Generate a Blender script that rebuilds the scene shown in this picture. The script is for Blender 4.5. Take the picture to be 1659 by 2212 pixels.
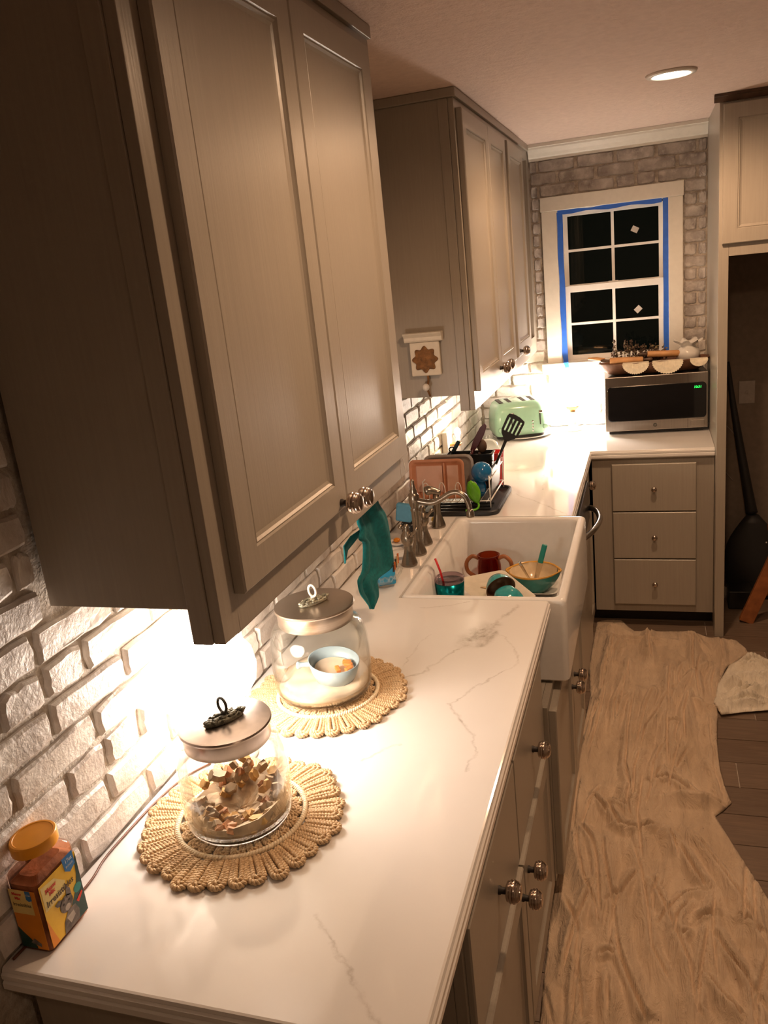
import bpy, bmesh, math, random
from mathutils import Vector, Matrix, noise
for o in list(bpy.data.objects): bpy.data.objects.remove(o)
R = random.Random(7)
PI = math.pi
scene = bpy.context.scene
C = scene.collection

# ---------------------------------------------------------------- camera
cam_d = bpy.data.cameras.new('camera'); cam = bpy.data.objects.new('camera', cam_d); C.objects.link(cam)
rt = Vector((0.95048933, 0.29319533, -0.10298803)); upv = Vector((0.0117129, 0.2973737, 0.95468932)); fw = Vector((-0.31053638, 0.9086283, -0.27921636))
cam.matrix_world = Matrix(((rt.x, upv.x, -fw.x, 0.921), (rt.y, upv.y, -fw.y, -0.73086), (rt.z, upv.z, -fw.z, 1.83693), (0, 0, 0, 1)))
cam_d.sensor_fit = 'HORIZONTAL'; cam_d.sensor_width = 36.0; cam_d.lens = 1775.24/1659*36
cam_d.clip_start = 0.02
scene.camera = cam
# ---------------------------------------------------------------- world, exposure
w = bpy.data.worlds.new('night'); scene.world = w; w.use_nodes = True
w.node_tree.nodes['Background'].inputs[0].default_value = (0.05, 0.055, 0.04, 1)
w.node_tree.nodes['Background'].inputs[1].default_value = 0.10
scene.view_settings.view_transform = 'Standard'; scene.view_settings.look = 'None'
scene.view_settings.gamma = 1.0; scene.view_settings.exposure = 0.60
scene.view_settings.use_curve_mapping = False
WARM = (1.0, 0.60, 0.345)
LAMP = (1.0, 0.83, 0.70)
CAN_W = 31.0          # watts of each ceiling can
GLOBE_E = 41.0       # emission of the counter lamps' globes
BULB_E = 220.0

# ---------------------------------------------------------------- materials
MATS = {}
class NT:
    def __init__(s, name):
        s.m = bpy.data.materials.new(name); s.m.use_nodes = True
        s.t = s.m.node_tree; s.b = s.t.nodes['Principled BSDF']; s.out = s.t.nodes['Material Output']
        MATS[name] = s.m
        s.co = s.n('ShaderNodeTexCoord').outputs['Object']
    def n(s, ty, **kw):
        n = s.t.nodes.new(ty)
        for k, v in kw.items():
            if k in n.inputs: n.inputs[k].default_value = v
            else: setattr(n, k, v)
        return n
    def l(s, a, b): s.t.links.new(a, b)
    def mapping(s, scale, src=None):
        n = s.n('ShaderNodeMapping'); n.inputs['Scale'].default_value = scale; s.l(src or s.co, n.inputs[0]); return n.outputs[0]
    def noise(s, scale=5, detail=4, rough=.5, vec=None, dist=0):
        n = s.n('ShaderNodeTexNoise'); n.inputs['Scale'].default_value = scale; n.inputs['Detail'].default_value = detail
        n.inputs['Roughness'].default_value = rough; n.inputs['Distortion'].default_value = dist
        s.l(vec or s.co, n.inputs['Vector']); return n.outputs['Fac']
    def ramp(s, f, stops):
        n = s.n('ShaderNodeValToRGB'); r = n.color_ramp
        while len(r.elements) < len(stops): r.elements.new(.5)
        for e, (p, c) in zip(r.elements, stops):
            e.position = p; e.color = (c[0], c[1], c[2], 1) if not isinstance(c, (int, float)) else (c, c, c, 1)
        s.l(f, n.inputs[0]); return n.outputs[0]
    def math(s, op, a, b=None, c=None):
        n = s.n('ShaderNodeMath'); n.operation = op
        for i, v in enumerate((a, b, c)):
            if v is None: continue
            if isinstance(v, (int, float)): n.inputs[i].default_value = v
            else: s.l(v, n.inputs[i])
        return n.outputs[0]
    def mix(s, f, a, b, blend='MIX'):
        n = s.n('ShaderNodeMix'); n.data_type = 'RGBA'; n.blend_type = blend
        for i, v in ((0, f), (6, a), (7, b)):
            if isinstance(v, (int, float)): n.inputs[i].default_value = v
            elif isinstance(v, tuple): n.inputs[i].default_value = (v[0], v[1], v[2], 1)
            else: s.l(v, n.inputs[i])
        return n.outputs[2]
    def bump(s, h, strength=.3, dist=.002, nrm=None):
        n = s.n('ShaderNodeBump'); n.inputs['Strength'].default_value = strength; n.inputs['Distance'].default_value = dist
        s.l(h, n.inputs['Height'])
        if nrm: s.l(nrm, n.inputs['Normal'])
        s.l(n.outputs[0], s.b.inputs['Normal']); return n.outputs[0]
    def col(s, c):
        if isinstance(c, tuple): s.b.inputs['Base Color'].default_value = (c[0], c[1], c[2], 1)
        else: s.l(c, s.b.inputs['Base Color'])
    def set(s, **k):
        for a, v in k.items(): s.b.inputs[a.replace('_', ' ')].default_value = v

def plain(name, c, rough=.5, metal=0, vary=.08, bump=0, scale=40, **k):
    s = NT(name); f = s.noise(scale, 3)
    lo = tuple(x*(1-vary) for x in c); hi = tuple(min(1, x*(1+vary)) for x in c)
    s.col(s.ramp(f, [(.3, lo), (.7, hi)])); s.set(Roughness=rough, Metallic=metal, **k)
    if bump: s.bump(s.noise(scale*4, 3), bump, .001)
    return s.m
def emit(name, c, e):
    s = NT(name); s.col((c[0]*.8, c[1]*.8, c[2]*.8)); s.b.inputs['Emission Color'].default_value = (c[0], c[1], c[2], 1); s.b.inputs['Emission Strength'].default_value = e
    return s.m
def thin_glass(name, tint=(.95, .96, .95), gloss=.17, rough=.02):
    s = NT(name); t = s.n('ShaderNodeBsdfTransparent'); t.inputs[0].default_value = (*tint, 1)
    g = s.n('ShaderNodeBsdfGlossy'); g.inputs['Roughness'].default_value = rough
    lw = s.n('ShaderNodeLayerWeight'); lw.inputs['Blend'].default_value = gloss; fr_ = s.math('MINIMUM', lw.outputs['Fresnel'], .5)
    w_ = s.noise(12, 2); g.inputs[0].default_value = (1, 1, 1, 1)
    mx = s.n('ShaderNodeMixShader'); s.l(fr_, mx.inputs[0]); s.l(t.outputs[0], mx.inputs[1]); s.l(g.outputs[0], mx.inputs[2])
    s.l(mx.outputs[0], s.out.inputs[0]); return s.m

# painted grey-taupe cabinets, brushed vertically
def cab_paint(name, base):
    s = NT(name)
    st = s.noise(1, 6, .65, s.mapping((160, 160, 5)))
    bl = s.noise(2.2, 3)
    c = s.mix(s.ramp(st, [(.3, 0), (.75, 1)]), tuple(x*.91 for x in base), tuple(x*1.05 for x in base))
    c = s.mix(s.ramp(bl, [(.35, 0), (.7, .35)]), c, tuple(x*.86 for x in base))
    s.col(c); s.set(Roughness=.36); s.l(s.ramp(st, [(.2, .27), (.8, .38)]), s.b.inputs['Roughness'])
    s.bump(st, .25, .0012); return s.m
cab_paint('cabinet_paint', (.36, .32, .265))
cab_paint('cabinet_light', (.39, .352, .295))

def brick_mat():
    s = NT('brick_white')
    oi = s.n('ShaderNodeObjectInfo').outputs['Random']; vv = s.n('ShaderNodeVectorMath', operation='ADD'); s.l(s.co, vv.inputs[0]); cx_ = s.n('ShaderNodeCombineXYZ'); k_ = s.math('MULTIPLY', oi, 7.0); s.l(k_, cx_.inputs[0]); s.l(k_, cx_.inputs[1]); s.l(k_, cx_.inputs[2]); s.l(cx_.outputs[0], vv.inputs[1]); s.co = vv.outputs[0]
    big = s.noise(9, 5, .6); fine = s.noise(90, 5, .65); sm = s.noise(28, 4, .6)
    c = s.ramp(big, [(.30, (.45, .40, .36)), (.46, (.62, .57, .52)), (.62, (.76, .72, .67)), (.8, (.86, .83, .79))])
    c = s.mix(s.ramp(sm, [(.55, 0), (.75, .5)]), c, (.50, .41, .34))
    s.col(c); s.set(Roughness=.45)
    h = s.math('ADD', s.math('MULTIPLY', fine, .5), sm)
    s.bump(h, .55, .006); return s.m
brick_mat()
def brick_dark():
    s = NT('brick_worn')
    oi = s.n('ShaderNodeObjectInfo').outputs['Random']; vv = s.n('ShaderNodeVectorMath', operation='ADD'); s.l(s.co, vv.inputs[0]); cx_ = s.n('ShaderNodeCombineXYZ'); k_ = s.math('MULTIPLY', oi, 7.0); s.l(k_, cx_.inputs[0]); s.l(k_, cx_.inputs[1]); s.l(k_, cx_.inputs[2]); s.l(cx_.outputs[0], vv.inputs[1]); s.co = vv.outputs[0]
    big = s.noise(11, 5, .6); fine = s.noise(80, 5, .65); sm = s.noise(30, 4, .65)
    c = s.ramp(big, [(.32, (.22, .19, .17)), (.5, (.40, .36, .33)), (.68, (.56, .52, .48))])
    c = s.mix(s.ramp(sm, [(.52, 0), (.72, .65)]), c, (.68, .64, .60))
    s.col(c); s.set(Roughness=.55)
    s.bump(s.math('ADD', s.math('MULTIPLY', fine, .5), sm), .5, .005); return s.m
brick_dark()
def mortar():
    s = NT('mortar')
    f = s.noise(25, 5, .7); g = s.noise(140, 4)
    s.col(s.ramp(f, [(.32, (.30, .25, .20)), (.5, (.46, .40, .33)), (.7, (.64, .59, .52))])); s.set(Roughness=.8)
    s.bump(s.math('ADD', f, s.math('MULTIPLY', g, .5)), .8, .006); return s.m
mortar()
def marble():
    s = NT('white_quartz')
    geo = s.co
    n1 = s.n('ShaderNodeTexNoise'); n1.inputs['Scale'].default_value = 9; n1.inputs['Detail'].default_value = 9; n1.inputs['Roughness'].default_value = .62; s.l(geo, n1.inputs['Vector'])
    sub = s.n('ShaderNodeVectorMath', operation='SUBTRACT'); s.l(n1.outputs['Color'], sub.inputs[0]); sub.inputs[1].default_value = (.5, .5, .5)
    sc = s.n('ShaderNodeVectorMath', operation='SCALE'); s.l(sub.outputs[0], sc.inputs[0]); sc.inputs['Scale'].default_value = .085
    add = s.n('ShaderNodeVectorMath', operation='ADD'); s.l(geo, add.inputs[0]); s.l(sc.outputs[0], add.inputs[1])
    sep = s.n('ShaderNodeSeparateXYZ'); s.l(add.outputs[0], sep.inputs[0]); X, Y = sep.outputs[0], sep.outputs[1]
    def seg(a, b, wd, amt):
        dx, dy = b[0]-a[0], b[1]-a[1]; L2 = dx*dx+dy*dy
        px = s.math('SUBTRACT', X, a[0]); py = s.math('SUBTRACT', Y, a[1])
        t = s.math('ADD', s.math('MULTIPLY', px, dx/L2), s.math('MULTIPLY', py, dy/L2))
        t = s.n('ShaderNodeClamp').outputs[0] if False else s.math('MINIMUM', s.math('MAXIMUM', t, 0.0), 1.0)
        ex = s.math('SUBTRACT', px, s.math('MULTIPLY', t, dx)); ey = s.math('SUBTRACT', py, s.math('MULTIPLY', t, dy))
        d = s.math('SQRT', s.math('ADD', s.math('MULTIPLY', ex, ex), s.math('MULTIPLY', ey, ey)))
        v = s.math('MAXIMUM', s.math('SUBTRACT', 1.0, s.math('DIVIDE', d, wd)), 0.0)
        return s.math('MULTIPLY', s.math('POWER', v, 1.5), amt)
    V = None
    for a, b, wd, am in [((.56, 1.38), (.50, 1.23), .010, .55), ((.505, 1.235), (.475, 1.13), .045, 1.0), ((.52, 1.25), (.49, 1.14), .022, 1.0), ((.53, 1.21), (.50, 1.12), .02, .8),
                         ((.47, 1.11), (.38, .96), .006, .6), ((.38, .96), (.31, .87), .006, .5), ((.50, 1.22), (.56, 1.17), .005, .4), ((.56, 1.17), (.61, 1.04), .006, .5), ((.61, 1.04), (.56, .94), .005, .5),
                         ((.56, .94), (.49, .82), .006, .6), ((.49, .82), (.57, .71), .008, .75), ((.57, .71), (.59, .60), .005, .5), ((.36, .59), (.43, .66), .006, .5),
                         ((.43, .19), (.52, .08), .006, .5), ((.52, .08), (.58, .02), .006, .4), ((.33, 1.0), (.36, 1.18), .004, .35), ((.06, 1.60), (.20, 1.74), .006, .5),
                         ((.05, 1.70), (.21, 2.02), .005, .4), ((.40, 2.50), (.62, 2.22), .008, .5), ((.45, 2.9), (.50, 2.55), .006, .45), ((.1, 2.75), (.45, 2.95), .005, .4), ((.30, 1.34), (.42, 1.39), .006, .4)]:
        v = seg(a, b, wd, am); V = v if V is None else s.math('MAXIMUM', V, v)
    brk = s.noise(20, 5, .7); fine_ = s.noise(60, 5, .7); V = s.math('MULTIPLY', s.math('MULTIPLY', V, s.ramp(brk, [(.38, .28), (.62, 1.0)])), s.ramp(fine_, [(.3, .35), (.6, 1)]))
    cl = s.noise(3, 4, .6)
    base = s.mix(s.ramp(cl, [(.4, 0), (.75, .35)]), (.80, .785, .765), (.70, .685, .66))
    s.col(s.mix(V, base, (.22, .175, .12))); s.set(Roughness=.10, Coat_Weight=.3, Coat_Roughness=.05)
    return s.m
marble()
def floor_mat():
    s = NT('plank_tile')
    oi = s.n('ShaderNodeObjectInfo').outputs['Random']
    g = s.noise(3, 6, .6, s.mapping((2.2, 34, 1)), .6); bl = s.noise(2.5, 3)
    c = s.ramp(g, [(.3, (.12, .078, .052)), (.5, (.20, .138, .095)), (.7, (.29, .21, .15))])
    c = s.mix(s.ramp(bl, [(.4, 0), (.7, .5)]), c, (.20, .17, .14))
    c = s.mix(.55, c, s.mix(oi, (.12, .08, .055), (.27, .19, .135)), 'MIX')
    s.col(c); s.set(Roughness=.42); s.bump(g, .2, .002); return s.m
floor_mat()
def ceiling_mat():
    s = NT('ceiling_texture'); f = s.noise(38, 5, .6); g = s.noise(110, 3)
    s.col(s.ramp(f, [(.3, (.70, .55, .47)), (.7, (.79, .63, .54))])); s.set(Roughness=.75)
    s.bump(s.math('ADD', f, s.math('MULTIPLY', g, .4)), .65, .008); return s.m
ceiling_mat()
def canvas(name, a, b):
    s = NT(name); f = s.noise(4, 5, .6); cr = s.noise(9, 6, .62, s.mapping((3.2, 1.0, 1)), 1.2); fi = s.noise(500, 2); sp = s.noise(60, 2)
    c = s.mix(s.ramp(f, [(.35, 0), (.65, 1)]), a, b)
    c = s.mix(s.ramp(sp, [(.745, 0), (.775, .8)]), c, (.22, .13, .08))
    s.col(c); s.set(Roughness=.85, Sheen_Weight=.15)
    n = s.bump(cr, .8, .02); s.bump(fi, .15, .001, n); return s.m
canvas('drop_canvas', (.60, .455, .315), (.71, .555, .40)); canvas('drop_cotton', (.80, .72, .58), (.86, .80, .68))
def jute():
    s = NT('jute'); f = s.noise(260, 3, .6); g = s.noise(18, 3)
    c = s.ramp(f, [(.3, (.40, .25, .12)), (.55, (.64, .45, .25)), (.8, (.82, .66, .44))])
    s.col(s.mix(s.ramp(g, [(.4, 0), (.7, .4)]), c, (.76, .60, .40))); s.set(Roughness=.7); s.bump(f, .6, .002); return s.m
jute()
def brushed(name, c, r=.3, sc=(3, 3, 400), bumpf=.05):
    s = NT(name); f = s.noise(1, 4, .6, s.mapping(sc))
    s.col(s.ramp(f, [(.3, tuple(x*.85 for x in c)), (.7, c)])); s.set(Metallic=1.0, Roughness=r)
    s.bump(f, bumpf, .0005); return s.m
brushed('brushed_nickel', (.50, .43, .36), .30); brushed('faucet_nickel', (.33, .285, .235), .28); brushed('steel', (.46, .42, .38), .24, (300, 300, 3)); brushed('satin_lid', (.58, .50, .45), .27, (60, 60, 60))
brushed('knob_metal', (.56, .48, .42), .20, (30, 30, 30), .1)
plain('fireclay', (.78, .77, .755), .12, vary=.02); plain('white_trim', (.74, .70, .62), .4, vary=.03); plain('white_plastic', (.8, .78, .74), .35, vary=.02)
plain('painter_tape', (.02, .13, .62), .55); plain('black_plastic', (.012, .012, .012), .3); plain('black_rubber', (.015, .015, .016), .5); plain('black_glass', (.006, .006, .007), .08)
plain('dark_stain_and_shade', (.09, .05, .028), .5, vary=.3, bump=.4, scale=30); plain('drywall_dark', (.22, .18, .145), .8, bump=.2); plain('orange_lid', (.86, .36, .02), .38, vary=.04)
plain('wood_red', (.32, .11, .035), .45, vary=.25, scale=25); plain('wood_pin', (.58, .30, .12), .45, vary=.15, scale=20)
plain('teal_towel', (.0, .125, .135), .95, vary=.2, bump=.5, scale=120); plain('mint', (.34, .58, .42), .16, vary=.03); plain('chrome', (.7, .68, .64), .12, 1)
plain('slot_dark', (.02, .014, .01), .6); plain('cream', (.72, .66, .55), .5, vary=.06, bump=.2); plain('lace', (.74, .67, .52), .85, vary=.1, bump=.5, scale=90)
plain('rust', (.22, .10, .03), .7, vary=.45, bump=.8, scale=50); plain('verdigris', (.13, .13, .10), .5, .6, vary=.5, bump=.9, scale=120); plain('aged_silver', (.30, .29, .22), .45, .6, vary=.5, bump=.9, scale=120); plain('dark_metal', (.10, .10, .09), .35, .8)
plain('peach_plastic', (.60, .26, .14), .4, vary=.04); plain('peach_light', (.70, .42, .31), .4, vary=.03); plain('teal_glaze', (.03, .24, .22), .15, vary=.12); plain('aqua_glaze', (.04, .33, .36), .15, vary=.12); plain('cream_glaze', (.72, .58, .38), .15, vary=.08)
plain('mustard_rim', (.62, .33, .06), .2); plain('brown_glaze', (.10, .045, .02), .25); plain('teal_metal', (.0, .20, .22), .22, .85, vary=.04); plain('red_plastic', (.62, .02, .02), .3); plain('maroon', (.075, .006, .012), .3)
plain('teal_handle', (.01, .25, .22), .4); plain('navy_handle', (.01, .06, .08), .35); plain('yellow', (.75, .48, .02), .45); plain('sponge_blue', (.02, .28, .50), .7, bump=.4); plain('foil', (.72, .7, .68), .2, 1)
plain('silver_spoon', (.65, .62, .58), .18, 1); plain('cream_china', (.72, .66, .55), .15, vary=.05); plain('white_china', (.74, .72, .68), .15, vary=.03); plain('food_smear', (.48, .32, .16), .5, vary=.3); plain('dusty_plant', (.09, .05, .03), .8, vary=.4); plain('plant_pale', (.22, .17, .09), .8, vary=.3)
plain('kibble', (.40, .18, .08), .7, vary=.4, bump=.6); plain('biscuit', (.36, .25, .15), .75, vary=.35, bump=.5, scale=30); plain('biscuit_gold', (.50, .28, .09), .75, vary=.3, bump=.5); plain('flour', (.74, .60, .46), .8, vary=.08); plain('pale_blue', (.36, .45, .50), .3)
plain('orange_bit', (.75, .25, .06), .5); plain('label_yellow', (.86, .52, .01), .35, vary=.03); plain('label_orange', (.80, .27, .01), .35, vary=.05); plain('label_green', (.006, .05, .04), .35); plain('label_blue', (.03, .20, .52), .35); plain('ink_dark', (.06, .025, .015), .5)
plain('ink_red', (.72, .05, .02), .5); plain('ink_white', (.8, .78, .72), .5); plain('label_cream', (.85, .66, .22), .35); plain('fur_grey', (.20, .17, .15), .8, vary=.45, scale=90); plain('fur_light', (.50, .44, .38), .8, vary=.2); plain('fur_dark', (.05, .04, .035), .8)
plain('brown_cord', (.13, .045, .02), .4); plain('brass', (.66, .38, .14), .25, 1); plain('stripe_orange', (.55, .13, .02), .8); plain('stripe_dark', (.03, .02, .015), .8); plain('stripe_tan', (.5, .36, .18), .8); plain('paper', (.5, .45, .4), .7)
plain('fixture_dim', (.7, .66, .58), .5); plain('mask_grey', (.40, .37, .34), .6)
emit('globe_glow', LAMP, GLOBE_E); emit('globe_glow_far', LAMP, GLOBE_E*1.8); emit('bulb_glow', (1, .78, .52), BULB_E); emit('can_glow', (1, .80, .55), 30.0); emit('clock_green', (.02, 1, .12), .9); emit('candle_glow', (1, .80, .6), 2.2)
thin_glass('clear_glass'); thin_glass('pane_glass', (.55, .58, .55), .25, .01); plain('blue_glass', (.01, .20, .50), .06, vary=.3, scale=15, Coat_Weight=.6, Transmission_Weight=.25); thin_glass('amber_glass', (.62, .22, .10), .18, .04)
thin_glass('smoke_plastic', (.72, .62, .66), .2, .08); plain('green_clear', (.13, .42, .02), .15, vary=.15); thin_glass('clear_bottle', (.90, .77, .70), .16, .05); plain('grey_clear', (.42, .39, .36), .2)
M = MATS

# ---------------------------------------------------------------- mesh helpers
class MB:
    def __init__(s): s.v = []; s.f = []
    def add(s, vs, fs):
        o = len(s.v); s.v += [tuple(v) for v in vs]; s.f += [tuple(i+o for i in f) for f in fs]; return s
    def box(s, x0, x1, y0, y1, z0, z1, M_=None):
        vs = [(x, y, z) for x in (x0, x1) for y in (y0, y1) for z in (z0, z1)]
        if M_: vs = [M_ @ Vector(v) for v in vs]
        return s.add(vs, [(0, 1, 3, 2), (4, 6, 7, 5), (0, 4, 5, 1), (2, 3, 7, 6), (0, 2, 6, 4), (1, 5, 7, 3)])
    def rings(s, rings, cap0=False, cap1=False, closed=True):
        n = len(rings[0]); o = len(s.v)
        for r in rings: s.v += [tuple(p) for p in r]
        for i in range(len(rings)-1):
            for j in range(n if closed else n-1):
                k = (j+1) % n
                s.f.append((o+i*n+j, o+i*n+k, o+(i+1)*n+k, o+(i+1)*n+j))
        if cap0: s.f.append(tuple(o+j for j in reversed(range(n))))
        if cap1: s.f.append(tuple(o+(len(rings)-1)*n+j for j in range(n)))
        return s
    def lathe(s, prof, c=(0, 0, 0), n=32, axis='z', cap0=True, cap1=True, sx=1, sy=1, M_=None, flute=0, fl=None):
        rs = []
        for q in prof:
            r, h = q[0], q[1]; ring = []
            for j in range(n):
                a = 2*PI*j/n; rr = max(r, 1e-5)
                if flute and fl and fl[0] <= h <= fl[1]: rr *= 1+flute*math.cos(a*14)
                u, v = rr*math.cos(a)*sx, rr*math.sin(a)*sy
                p = (u, v, h) if axis == 'z' else ((h, u, v) if axis == 'x' else (v, h, u))
                p = Vector(p)
                if M_: p = M_ @ p
                ring.append(p+Vector(c))
            rs.append(ring)
        return s.rings(rs, cap0, cap1)
    def tube(s, pts, rad, n=8, cap=True, closed=False):
        P = [Vector(p) for p in pts]; rs = []; prev = None; m = len(P)
        for i, p in enumerate(P):
            if closed: d = P[(i+1) % m]-P[i-1]
            else: d = P[min(i+1, m-1)]-P[max(i-1, 0)]
            if d.length < 1e-9: d = Vector((0, 0, 1))
            d.normalize()
            if prev is None:
                a = Vector((0, 0, 1)) if abs(d.z) < .9 else Vector((1, 0, 0)); u = d.cross(a).normalized()
            else:
                u = prev-d*prev.dot(d)
                u = u.normalized() if u.length > 1e-6 else d.orthogonal().normalized()
            prev = u; v = d.cross(u); r = rad[i] if isinstance(rad, (list, tuple)) else rad
            rs.append([p+u*(r*math.cos(2*PI*k/n))+v*(r*math.sin(2*PI*k/n)) for k in range(n)])
        if closed: rs.append(rs[0])
        return s.rings(rs, cap and not closed, cap and not closed)
    def prism(s, poly, d, M_):
        # poly in 2D, extruded by d along local z, placed by M_
        a = [M_ @ Vector((x, y, 0)) for x, y in poly]; b = [M_ @ Vector((x, y, d)) for x, y in poly]
        return s.rings([a, b], True, True)
    def sphere(s, c, r, n=16, m=10, sc=(1, 1, 1)):
        rs = []
        for i in range(m+1):
            t = PI*i/m; rs.append([(c[0]+sc[0]*r*max(math.sin(t), 1e-4)*math.cos(2*PI*j/n), c[1]+sc[1]*r*max(math.sin(t), 1e-4)*math.sin(2*PI*j/n), c[2]-sc[2]*r*math.cos(t)) for j in range(n)])
        return s.rings(rs)
    def mesh(s, name, smooth=False):
        me = bpy.data.meshes.new(name); me.from_pydata([tuple(v) for v in s.v], [], s.f)
        bm = bmesh.new(); bm.from_mesh(me); bmesh.ops.remove_doubles(bm, verts=bm.verts, dist=1e-6); bmesh.ops.recalc_face_normals(bm, faces=bm.faces); bm.to_mesh(me); bm.free()
        if smooth:
            for p in me.polygons: p.use_smooth = True
        me.update(); return me
def smooth_path(pts, sub=6):
    P = [Vector(p) for p in pts]; out = []
    for i in range(len(P)-1):
        p0 = P[max(i-1, 0)]; p1 = P[i]; p2 = P[i+1]; p3 = P[min(i+2, len(P)-1)]
        for k in range(sub):
            t = k/sub
            out.append(.5*((2*p1)+(p2-p0)*t+(2*p0-5*p1+4*p2-p3)*t*t+(3*p1-p0-3*p2+p3)*t**3))
    out.append(P[-1]); return out
ORG = {}
def origin(o): return ORG.get(o.name, Vector((0, 0, 0))) if o else Vector((0, 0, 0))
def tag(o, label=None, cat=None, group=None, kind=None):
    if label: o['label'] = label
    if cat: o['category'] = cat
    if group: o['group'] = group
    if kind: o['kind'] = kind
    return o
def thing(name, loc, label, cat, group=None, rz=0):
    o = bpy.data.objects.new(name, None); C.objects.link(o); o.location = loc; o.rotation_euler = (0, 0, rz); o.empty_display_size = .02
    ORG[o.name] = Vector(loc); return tag(o, label, cat, group)
def mod(o, bevel=0, seg=2, solid=0, smooth_ang=None):
    if solid:
        m = o.modifiers.new('s', 'SOLIDIFY'); m.thickness = solid; m.offset = 0
    if bevel:
        m = o.modifiers.new('b', 'BEVEL'); m.width = bevel; m.segments = seg; m.limit_method = 'ANGLE'; m.angle_limit = .6; m.harden_normals = False
    return o
def part(name, mb, mat, parent=None, smooth=False, bevel=0, local=False, seg=2, solid=0, label=None, auto=False):
    """world-coordinate mesh as a child (or a top-level mesh)"""
    me = mb.mesh(name, smooth or auto) if isinstance(mb, MB) else mb
    if auto:
        try: me.set_sharp_from_angle(angle=.7)
        except Exception: pass
    if not local and parent is not None and origin(parent).length > 0: me.transform(Matrix.Translation(-origin(parent)))
    me.materials.clear(); me.materials.append(M[mat])
    o = bpy.data.objects.new(name, me); C.objects.link(o)
    if parent: o.parent = parent; ORG[o.name] = origin(parent)
    mod(o, bevel, seg, solid)
    if label: o['label'] = label
    return o
def top(name, mb, mat, label, cat, loc=None, group=None, **k):
    """a thing that is one mesh"""
    me = mb.mesh(name, k.get('smooth') or k.get('auto'))
    if k.get('auto'):
        try: me.set_sharp_from_angle(angle=.7)
        except Exception: pass
    if loc: me.transform(Matrix.Translation(-Vector(loc)))
    me.materials.append(M[mat]); o = bpy.data.objects.new(name, me); C.objects.link(o)
    if loc: o.location = loc; ORG[o.name] = Vector(loc)
    mod(o, k.get('bevel', 0), k.get('seg', 2), k.get('solid', 0)); return tag(o, label, cat, group)
def struct(name, mb, mat, **k):
    me = mb.mesh(name, k.get('smooth')); me.materials.append(M[mat]); o = bpy.data.objects.new(name, me); C.objects.link(o); o['kind'] = 'structure'; mod(o, k.get('bevel', 0)); ORG[o.name] = Vector((0, 0, 0)); return o
def inst(name, me, parent, loc, rot=(0, 0, 0), scale=(1, 1, 1)):
    o = bpy.data.objects.new(name, me); C.objects.link(o); o.parent = parent; o.location = Vector(loc)-origin(parent); o.rotation_euler = rot; o.scale = scale; return o
def mk(mb, mat, name='mesh', smooth=False, auto=False):
    me = mb.mesh(name, smooth or auto)
    if auto:
        try: me.set_sharp_from_angle(angle=.7)
        except Exception: pass
    me.materials.append(M[mat]); return me
def text_mesh(txt, size, ext=.0002, bold=0.0, shear=0.0):
    cu = bpy.data.curves.new('txt', 'FONT'); cu.body = txt; cu.size = size; cu.extrude = ext; cu.offset = bold; cu.shear = shear; cu.align_x = 'CENTER'; cu.align_y = 'CENTER'; cu.resolution_u = 2
    o = bpy.data.objects.new('txt', cu); C.objects.link(o); bpy.context.view_layer.update()
    me = bpy.data.meshes.new_from_object(o.evaluated_get(bpy.context.evaluated_depsgraph_get())); bpy.data.objects.remove(o); bpy.data.curves.remove(cu); return me
def plate_face(mb, f, u0, u1, v0, v1, prof, thick):
    """framed slab: f(u,v,d) -> world; prof = [(inset, depth)...] rings from the edge to the field"""
    def rr(i, d): return [f(u0+i, v0+i, d), f(u1-i, v0+i, d), f(u1-i, v1-i, d), f(u0+i, v1-i, d)]
    mb.rings([rr(0, -thick)]+[rr(i, d) for i, d in prof], True, True)
DOOR = [(0, -.003), (.003, 0), (.056, 0), (.0585, -.0035), (.062, -.0015), (.066, -.0055), (.072, -.008)]
SLAB = [(0, -.003), (.003, 0)]
fX = lambda X: (lambda u, v, d: (X+d, u, v))            # faces +x, u=y, v=z
fY = lambda Y: (lambda u, v, d: (u, Y-d, v))            # faces -y, u=x, v=z
# ring-turned knob, axis +x, base at the origin
kp = [(.007, -.001), (.007, .003), (.0055, .005), (.0055, .011), (.010, .012), (.0155, .0145), (.0165, .017), (.0158, .0185), (.0182, .020), (.0185, .0225), (.0172, .024), (.0188, .0255), (.0182, .0285), (.0165, .030), (.0168, .0315), (.0145, .0345), (.0125, .0355), (.012, .037), (.006, .0385), (.001, .039)]
kp = [(r*1.2, h*1.16) for r, h in kp]
KNOB = mk(MB().lathe(kp, n=28, axis='x'), 'knob_metal', 'knob', auto=True)
KNOB.materials.append(M['slot_dark'])  # near-black stem: the shade behind the knob put into its colour
for p_ in KNOB.polygons:
    if p_.center.x < .0133: p_.material_index = 1
KNOB_S = mk(MB().lathe([(.006, -.001), (.005, .004), (.0045, .012), (.009, .013), (.0130, .016), (.0138, .020), (.0115, .0245), (.006, .027), (.001, .028)], n=20, axis='x'), 'knob_metal', 'knob', auto=True)
# ================================================================ ROOM SHELL
YW, ZC = 3.857, 2.374
struct('wall_left', MB().box(-.10, -.004, -2.2, 4.7, 0, ZC), 'mortar'); wall_l = bpy.data.objects['wall_left']
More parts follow.
